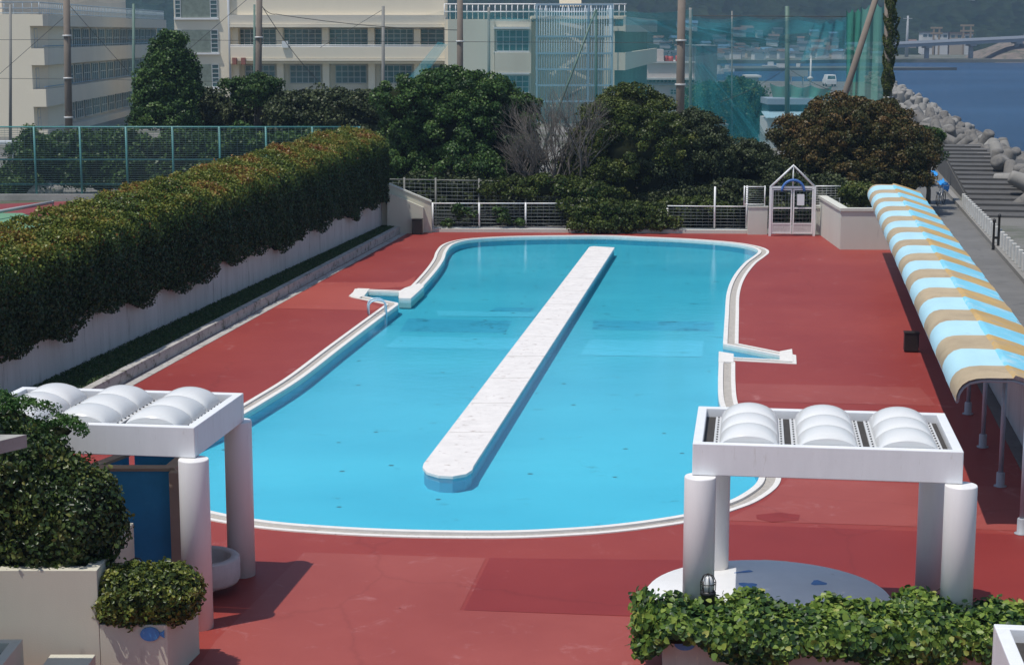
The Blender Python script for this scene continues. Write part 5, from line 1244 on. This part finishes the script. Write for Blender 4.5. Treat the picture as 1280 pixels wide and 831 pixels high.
# right wing with balcony running away
Yr=YM-3
bx('wing_wall',755,768,33,150,Yr,Yr+2.5,school,z0=-.03)
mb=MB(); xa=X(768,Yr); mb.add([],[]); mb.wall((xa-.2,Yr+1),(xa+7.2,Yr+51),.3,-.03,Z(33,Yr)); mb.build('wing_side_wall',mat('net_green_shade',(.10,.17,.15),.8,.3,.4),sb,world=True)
for v0,v1 in((66,88),):
    mb=MB(); za,zb=Z(v1,Yr),Z(v0,Yr); mb.wall((xa-.1,Yr-.5),(X(781,Yr),Yr-.5),.25,za,zb); mb.wall((X(781,Yr),Yr-.5),(X(781,Yr)+7.4,Yr+51),.25,za,zb); mb.build('wing_balcony',school,sb,world=True)
bx('wing_cornice',766,781,33,39,Yr-.5,Yr+.8,school)
mb=MB(); za,zb=Z(40,Yr),Z(21,Yr); mb.wall((X(781,Yr),Yr-.5),(X(781,Yr)+7.4,Yr+51),.25,za,zb); mb.build('wing_cornice',school_shaded,sb,world=True)
# left wing
xw=X(57,155); 
lw=thing('school_wing','shaded school wing with long balconies at the left edge','school building',(xw-8,170,0))
def lbx(name,x0_,x1_,y0_,y1_,z0_,z1_,m): mb=MB(); mb.box(x0_,x1_,y0_,y1_,z0_,z1_); return mb.build(name,m,lw,world=True)
dxy=1.5
y0_,y1_=155,224
def wxs(y): return xw-(y-155)/44*1.7
lz=lambda v: Z(v,155)
# end wall facing camera
lbx('end_wall',xw-45,xw-1.15,y0_,y0_+12,-.03,lz(18),school)
def along(name,off0,off1,za,zb,m,ya=y0_,yb=y1_):
    mb=MB(); mb.prism([(wxs(ya)+off0,ya),(wxs(ya)+off1,ya),(wxs(yb)+off1,yb),(wxs(yb)+off0,yb)],za,zb); return mb.build(name,m,lw,world=True)
along('side_wall',-3.0,-1.2,-.03,lz(18),school_shaded,y0_+.6,y1_)
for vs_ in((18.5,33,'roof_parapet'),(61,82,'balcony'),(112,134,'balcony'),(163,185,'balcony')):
    along(vs_[2],-1.15,.0,lz(vs_[1]),lz(vs_[0]),school_shaded)
    along('balcony_end',-1.2,-.02,lz(vs_[1])+.02,lz(vs_[0])-.02,school,y0_-.02,y0_-.001)
for v0,v1 in((36,61),(86,111),(137,160)):
    k=0; y=y0_+1.2
    while y<y1_-3:
        mb=MB(); mb.prism([(wxs(y)-1.19,y),(wxs(y)-1.12,y),(wxs(y+3)-1.12,y+3),(wxs(y+3)-1.19,y+3)],lz(v1),lz(v0)); g=mb.build('window',win_glass,lw,world=True)
        mb=MB()
        for q in range(4): yy=y+q*1.0; mb.box(wxs(yy)-1.11,wxs(yy)-1.05,yy-.05,yy+.05,lz(v1),lz(v0))
        for q in range(3): zz=lz(v1)+(lz(v0)-lz(v1))*q/2; mb.prism([(wxs(y)-1.11,y),(wxs(y)-1.06,y),(wxs(y+3)-1.06,y+3),(wxs(y+3)-1.11,y+3)],zz-.04,zz+.04)
        mb.build('frame',win_frame,g,world=True); y+=4.2
for v in(58,109):
    mb=MB(); z=lz(v); mb.tube([(wxs(y0_)-.1,y0_,z),(wxs(y1_)-.1,y1_,z)],.05,6); mb.build('balcony_rail',mat('blue_grey_rail',(.25,.33,.40),.5,.05,3),lw,world=True)
mb=MB(); z1_=lz(3); za=lz(18)
for z in(za+.1,(za+z1_)/2,z1_): mb.tube([(wxs(y0_)-.3,y0_,z),(wxs(y1_)-.3,y1_,z)],.05,6); mb.tube([(xw-45,y0_+.3,z),(xw-.3,y0_+.3,z)],.05,6)
y=y0_
while y<y1_: mb.tube([(wxs(y)-.3,y,za),(wxs(y)-.3,y,z1_)],.035,5); y+=.8
x=xw-45
while x<xw-.3: mb.tube([(x,y0_+.3,za),(x,y0_+.3,z1_)],.035,5); x+=.8
mb.build('roof_railing',mat('pale_blue_railing',(.42,.50,.55),.5,.05,3),lw,world=True)
along('upper_storey',-14,-5,lz(18),lz(-40),school_shaded,y0_+6,y1_)
# lattice stair tower
Yl=178; st_=thing('stair_tower','pale blue lattice steel escape stair tower beside the school','stair tower',(X(715,Yl),Yl,0))
mb=MB(); u=671
while u<=765: mb.tube([(X(u,Yl),Yl,0),(X(u,Yl),Yl,Z(6,Yl))],.055,5); u+=3.1
y=Yl
while y<Yl+7: mb.tube([(X(671,Yl),y,0),(X(671,Yl),y,Z(6,Yl))],.045,5); mb.tube([(X(765,Yl),y,0),(X(765,Yl),y,Z(6,Yl))],.045,5); y+=.6
mb.build('lattice',mat('pale_blue_steel_bars',(.36,.46,.53),.5,.05,3),st_,world=True)
mb=MB()
for v in(6,46,67,87,107,127):
    z=Z(v,Yl)
    mb.box(X(670,Yl),X(766,Yl),Yl-.1,Yl+.1,z-.09,z+.09); mb.box(X(670,Yl),X(671.5,Yl),Yl+.1,Yl+7,z-.09,z+.09)
for u in(671,735,765): mb.box(X(u-1,Yl),X(u+1,Yl),Yl-.12,Yl+.14,0,Z(6,Yl))
mb.build('beam',mat('blue_steel_beam',(.30,.42,.50),.5,.05,3),st_,world=True)
for i,(ua,va,ub,vb) in enumerate(((690,92,735,62),(708,42,735,58),(690,133,735,105),(708,85,735,98),(700,125,728,112),(700,28,728,34))):
    a=Vector(PY(ua,va,Yl+2+i%2*2)); b_=Vector(PY(ub,vb,Yl+2+i%2*2)); mb=MB(); n_s=9
    for k in range(n_s): q=a.lerp(b_,k/(n_s-1)); mb.box(q.x-.2,q.x+.2,q.y,q.y+1.3,q.z-.05,q.z+.03)
    d=b_-a
    mb.add([a+Vector((0,-.05,-.25)),b_+Vector((0,-.05,-.25)),b_+Vector((0,-.05,.1)),a+Vector((0,-.05,.1)),a+Vector((0,0,-.25)),b_+Vector((0,0,-.25)),b_+Vector((0,0,.1)),a+Vector((0,0,.1))],[(0,1,2,3),(7,6,5,4),(0,4,5,1),(3,2,6,7),(0,3,7,4),(1,5,6,2)])
    mb.build('stair_flight',school,st_,world=True)
# pink building
Yk=240; pk=thing('pink_building','pale pink building with red tanks on its roof behind the thick pole','building',(X(840,Yk),Yk,0))
def kb_(name,u0,u1,v0,v1,Ya,Yb_,m,z0=None): mb=MB(); mb.box(X(u0,Ya),X(u1,Ya),Ya,Yb_,Z(v1,Ya) if z0 is None else z0,Z(v0,Ya)); return mb.build(name,m,pk,world=True)
pkm=mat('pale_pink_wall',(.62,.54,.50),.85,.05,.3)
kb_('wall',808,868,79,150,Yk,Yk+25,pkm,-.03); kb_('cornice',805,869,97.5,100,Yk-.7,Yk-.003,hw[0]); kb_('parapet',807,869,77,79.2,Yk-.3,Yk+.3,hw[0])
mb=MB()
for i in range(13): c=X(808+i*4.8,Yk); mb.box(c-.12,c+.12,Yk-.5,Yk-.01,Z(103,Yk),Z(100.3,Yk))
mb.build('bracket',black,pk,world=True)
kb_('roof_block',820,829,62,79,Yk+3,Yk+7,pkm); kb_('ledge_band',806,866,105,107,Yk-.4,Yk-.003,hw[1])
mb=MB()
for u,w in((832,2.0),(838,2.6),(846,1.6),(848,1.6)): c=X(u,Yk+4); mb.tube([(c,Yk+4,Z(80,Yk+4)),(c,Yk+4,Z(68+w,Yk+4))],w*.14,8)
mb.build('tank',mat('red_tank',(.45,.05,.05),.5,.1,3),pk,world=True)
for u0,u1,v0,v1 in((812,818,110,116),(838,846,112,118),(856,862,112,118)):
    facade_windows(pk,X(u0,Yk),X(u1,Yk),Z(v1,Yk),Z(v0,Yk),Yk-.12,2,2)
gr=thing('pink_building_side','plain grey block painted as the shaded right side of the pale pink building','building',(X(885,262),262,0))
mb=MB(); mb.box(X(869.5,262),X(896,262),262,280,-.03,Z(58,262)); mb.build('wall',mat('pink_building_shaded_side',(.20,.215,.25),.85,.05,.3),gr,world=True)  # shading of the pink building's right side put into the grey colour
mb=MB(); mb.box(X(869,262),X(896.5,262),261.8,280.2,Z(58,262)+.01,Z(57,262)); mb.build('roof',hw[1],gr,world=True)
# shed
Ys=140; sh=thing('shed','white shed with a pale blue corrugated roof left of the reddish tree','shed',(X(1000,Ys),Ys,0))
def sbx(name,u0,u1,v0,v1,Ya,Yb_,m,z0=None): mb=MB(); mb.box(X(u0,Ya),X(u1,Ya),Ya,Yb_,Z(v1,Ya) if z0 is None else z0,Z(v0,Ya)); return mb.build(name,m,sh,world=True)
sbx('wall',960,1050,148,175,Ys,Ys+4,hw[0],-.03); sbx('fascia',960,1050,123.5,131,Ys+2,Ys+6,mat('blue_grey_fascia',(.30,.36,.42),.7,.05,1)); sbx('upper_wall',961,1050,131.3,141,Ys+2.5,Ys+6,mat('dark_teal_wall',(.04,.09,.11),.7,.1,1))
mb=MB(); xa,xb=X(958,Ys),X(1052,Ys); n_=60; z0_,z1_=Z(148,Ys),Z(140.5,Ys+2)
for i in range(n_):
    a=xa+(xb-xa)*i/n_; c=xa+(xb-xa)*(i+1)/n_; m_=(a+c)/2
    mb.add([(a,Ys-.5,z0_),(m_,Ys-.5,z0_+.1),(c,Ys-.5,z0_),(c,Ys+2.4,z1_),(m_,Ys+2.4,z1_+.1),(a,Ys+2.4,z1_)],[(0,1,4,5),(1,2,3,4)])
mb.build('corrugated_roof',mat('pale_blue_roof',(.42,.58,.64),.5,.08,2),sh,world=True)
t=thing('low_building','small white flat building behind the nets left of the shed','building',(X(898,142),142,0))
mb=MB(); mb.box(X(884,142),X(911,142),142,146,-.03,Z(157,142)); mb.build('wall',hw[0],t,world=True)
mb=MB(); mb.box(X(883,142),X(912,142),141.8,146.2,Z(157,142)+.003,Z(155.5,142)); mb.build('roof',hw[1],t,world=True)
# rooftop kiosk and sign board
Yq2=200; t=thing('rooftop_kiosk','small white kiosk with posts seen over the trees before the harbour','kiosk',(X(942,Yq2),Yq2,0))
mb=MB(); mb.box(X(936,Yq2),X(948,Yq2),Yq2,Yq2+3,-.03,Z(97,Yq2)); mb.build('wall',hw[1],t,world=True); mb=MB(); mb.box(X(933,Yq2),X(951,Yq2),Yq2-.5,Yq2+3.5,Z(97,Yq2)+.003,Z(94.5,Yq2)); mb.build('roof',hw[0],t,world=True)
Yq2=230; t=thing('sign_board','blank pale grey sign board on two posts by the harbour','sign',(X(998,Yq2),Yq2,0))
mb=MB(); mb.box(X(986,Yq2),X(1010,Yq2),Yq2,Yq2+.2,Z(96,Yq2),Z(88,Yq2)); mb.build('board',hw[1],t,world=True)
for u in(989,1004): mb=MB(); mb.tube([(X(u,Yq2),Yq2+.3,0),(X(u,Yq2),Yq2+.3,Z(89,Yq2))],.1,6); mb.build('post',hw[1],t,world=True)
mb=MB(); mb.tube([(X(1013,Yq2),Yq2,0),(X(1013,Yq2),Yq2,Z(70,Yq2))],.12,6); mb.lathe([(.001,Z(98,Yq2)-.3),(.5,Z(98,Yq2)),(.001,Z(98,Yq2)+.3)],(X(1013,Yq2),Yq2),10); tag(mb.build('lamp_mast',hw[0],origin=(X(1013,Yq2),Yq2,0)),'white mast standing right of the sign board','mast')
# coast road and van
mb=MB(); q=[P(1040,135,0),P(1062,135,0),P(1054,103,0),P(1040,103,0)]; mb.poly([(a,b_,-.02) for a,b_,_ in q]); struct('coast_road',mb,asphalt)
vv=P(1036.5,108,0); t=thing('parked_van','white van on the coast road beside the green net','van',(vv[0],vv[1],0),0)
mb=MB(); mb.box(-.85,.85,-2.1,2.1,.35,1.15); mb.add([(-.85,-2.0,1.15),(.85,-2.0,1.15),(.85,1.5,1.15),(-.85,1.5,1.15),(-.72,-1.75,1.95),(.72,-1.75,1.95),(.72,.9,1.95),(-.72,.9,1.95)],[(3,2,1,0),(4,5,6,7),(0,1,5,4),(1,2,6,5),(2,3,7,6),(3,0,4,7)]); mb.build('body',white_thin,t,bevel=.06)
mb=MB(); mb.add([(-.68,-1.99,1.25),(.68,-1.99,1.25),(.60,-1.82,1.80),(-.60,-1.82,1.80)],[(0,1,2,3)]); mb.build('rear_window',win_glass,t)
for x in(-.75,.75):
    for y in(-1.3,1.3): mb=MB(); mb.tube([(x-.1,y,.33),(x+.1,y,.33)],.33,14); mb.build('wheel',black,t)

# ================================================================= haze
HAZE=True
if HAZE:
    m=bpy.data.materials.new('haze_air'); m.use_nodes=True; N=m.node_tree.nodes; L=m.node_tree.links; N.remove(N['Principled BSDF'])
    v=N.new('ShaderNodeVolumePrincipled'); v.inputs['Color'].default_value=(.50,.70,1,1); v.inputs['Density'].default_value=.00030; v.inputs['Anisotropy'].default_value=.2
    L.new(v.outputs[0],N['Material Output'].inputs['Volume'])
    mb=MB(); mb.box(-1150,1350,-320,1600,SEA-6,260); hz_=mb.build('haze',m); tag(hz_,kind='stuff')

# ================================================================= light, world, camera
SH=(.84,.54); EL=R(68.5)     # shadows fall to the right and away
sd=Vector((SH[0],SH[1],0)).normalized()*math.cos(EL)+Vector((0,0,-math.sin(EL)))
su=bpy.data.lights.new('sun','SUN'); su.energy=4.4; su.angle=R(.53); su.color=(1,.955,.89)
so=bpy.data.objects.new('sun',su); link(so); so.rotation_euler=sd.to_track_quat('-Z','Y').to_euler(); so.location=(0,0,40)
w=bpy.data.worlds.new('World'); S.world=w; w.use_nodes=True; N=w.node_tree.nodes; L=w.node_tree.links
sk=N.new('ShaderNodeTexSky'); sk.sky_type='NISHITA'; sk.sun_disc=False; sk.sun_elevation=EL
az=math.atan2(-sd.x,-sd.y)    # direction to the sun measured from +Y toward +X
sk.sun_rotation=az; sk.air_density=1.0; sk.dust_density=.8
L.new(sk.outputs[0],N['Background'].inputs[0]); N['Background'].inputs[1].default_value=.13
cam=bpy.data.cameras.new('camera'); co=bpy.data.objects.new('camera',cam); link(co)
cam.sensor_width=36; cam.lens=F/1280*36; cam.clip_end=12000; cam.clip_start=.5
co.location=(0,0,CH); co.rotation_euler=(math.pi/2-TH,0,0); S.camera=co
S.render.engine='CYCLES'
S.view_settings.view_transform='Standard'; S.view_settings.look='None'; S.view_settings.exposure=-.15; S.view_settings.gamma=1
S.cycles.max_bounces=8; S.cycles.transparent_max_bounces=24; S.cycles.volume_bounces=0
S.render.resolution_x=1024; S.render.resolution_y=664
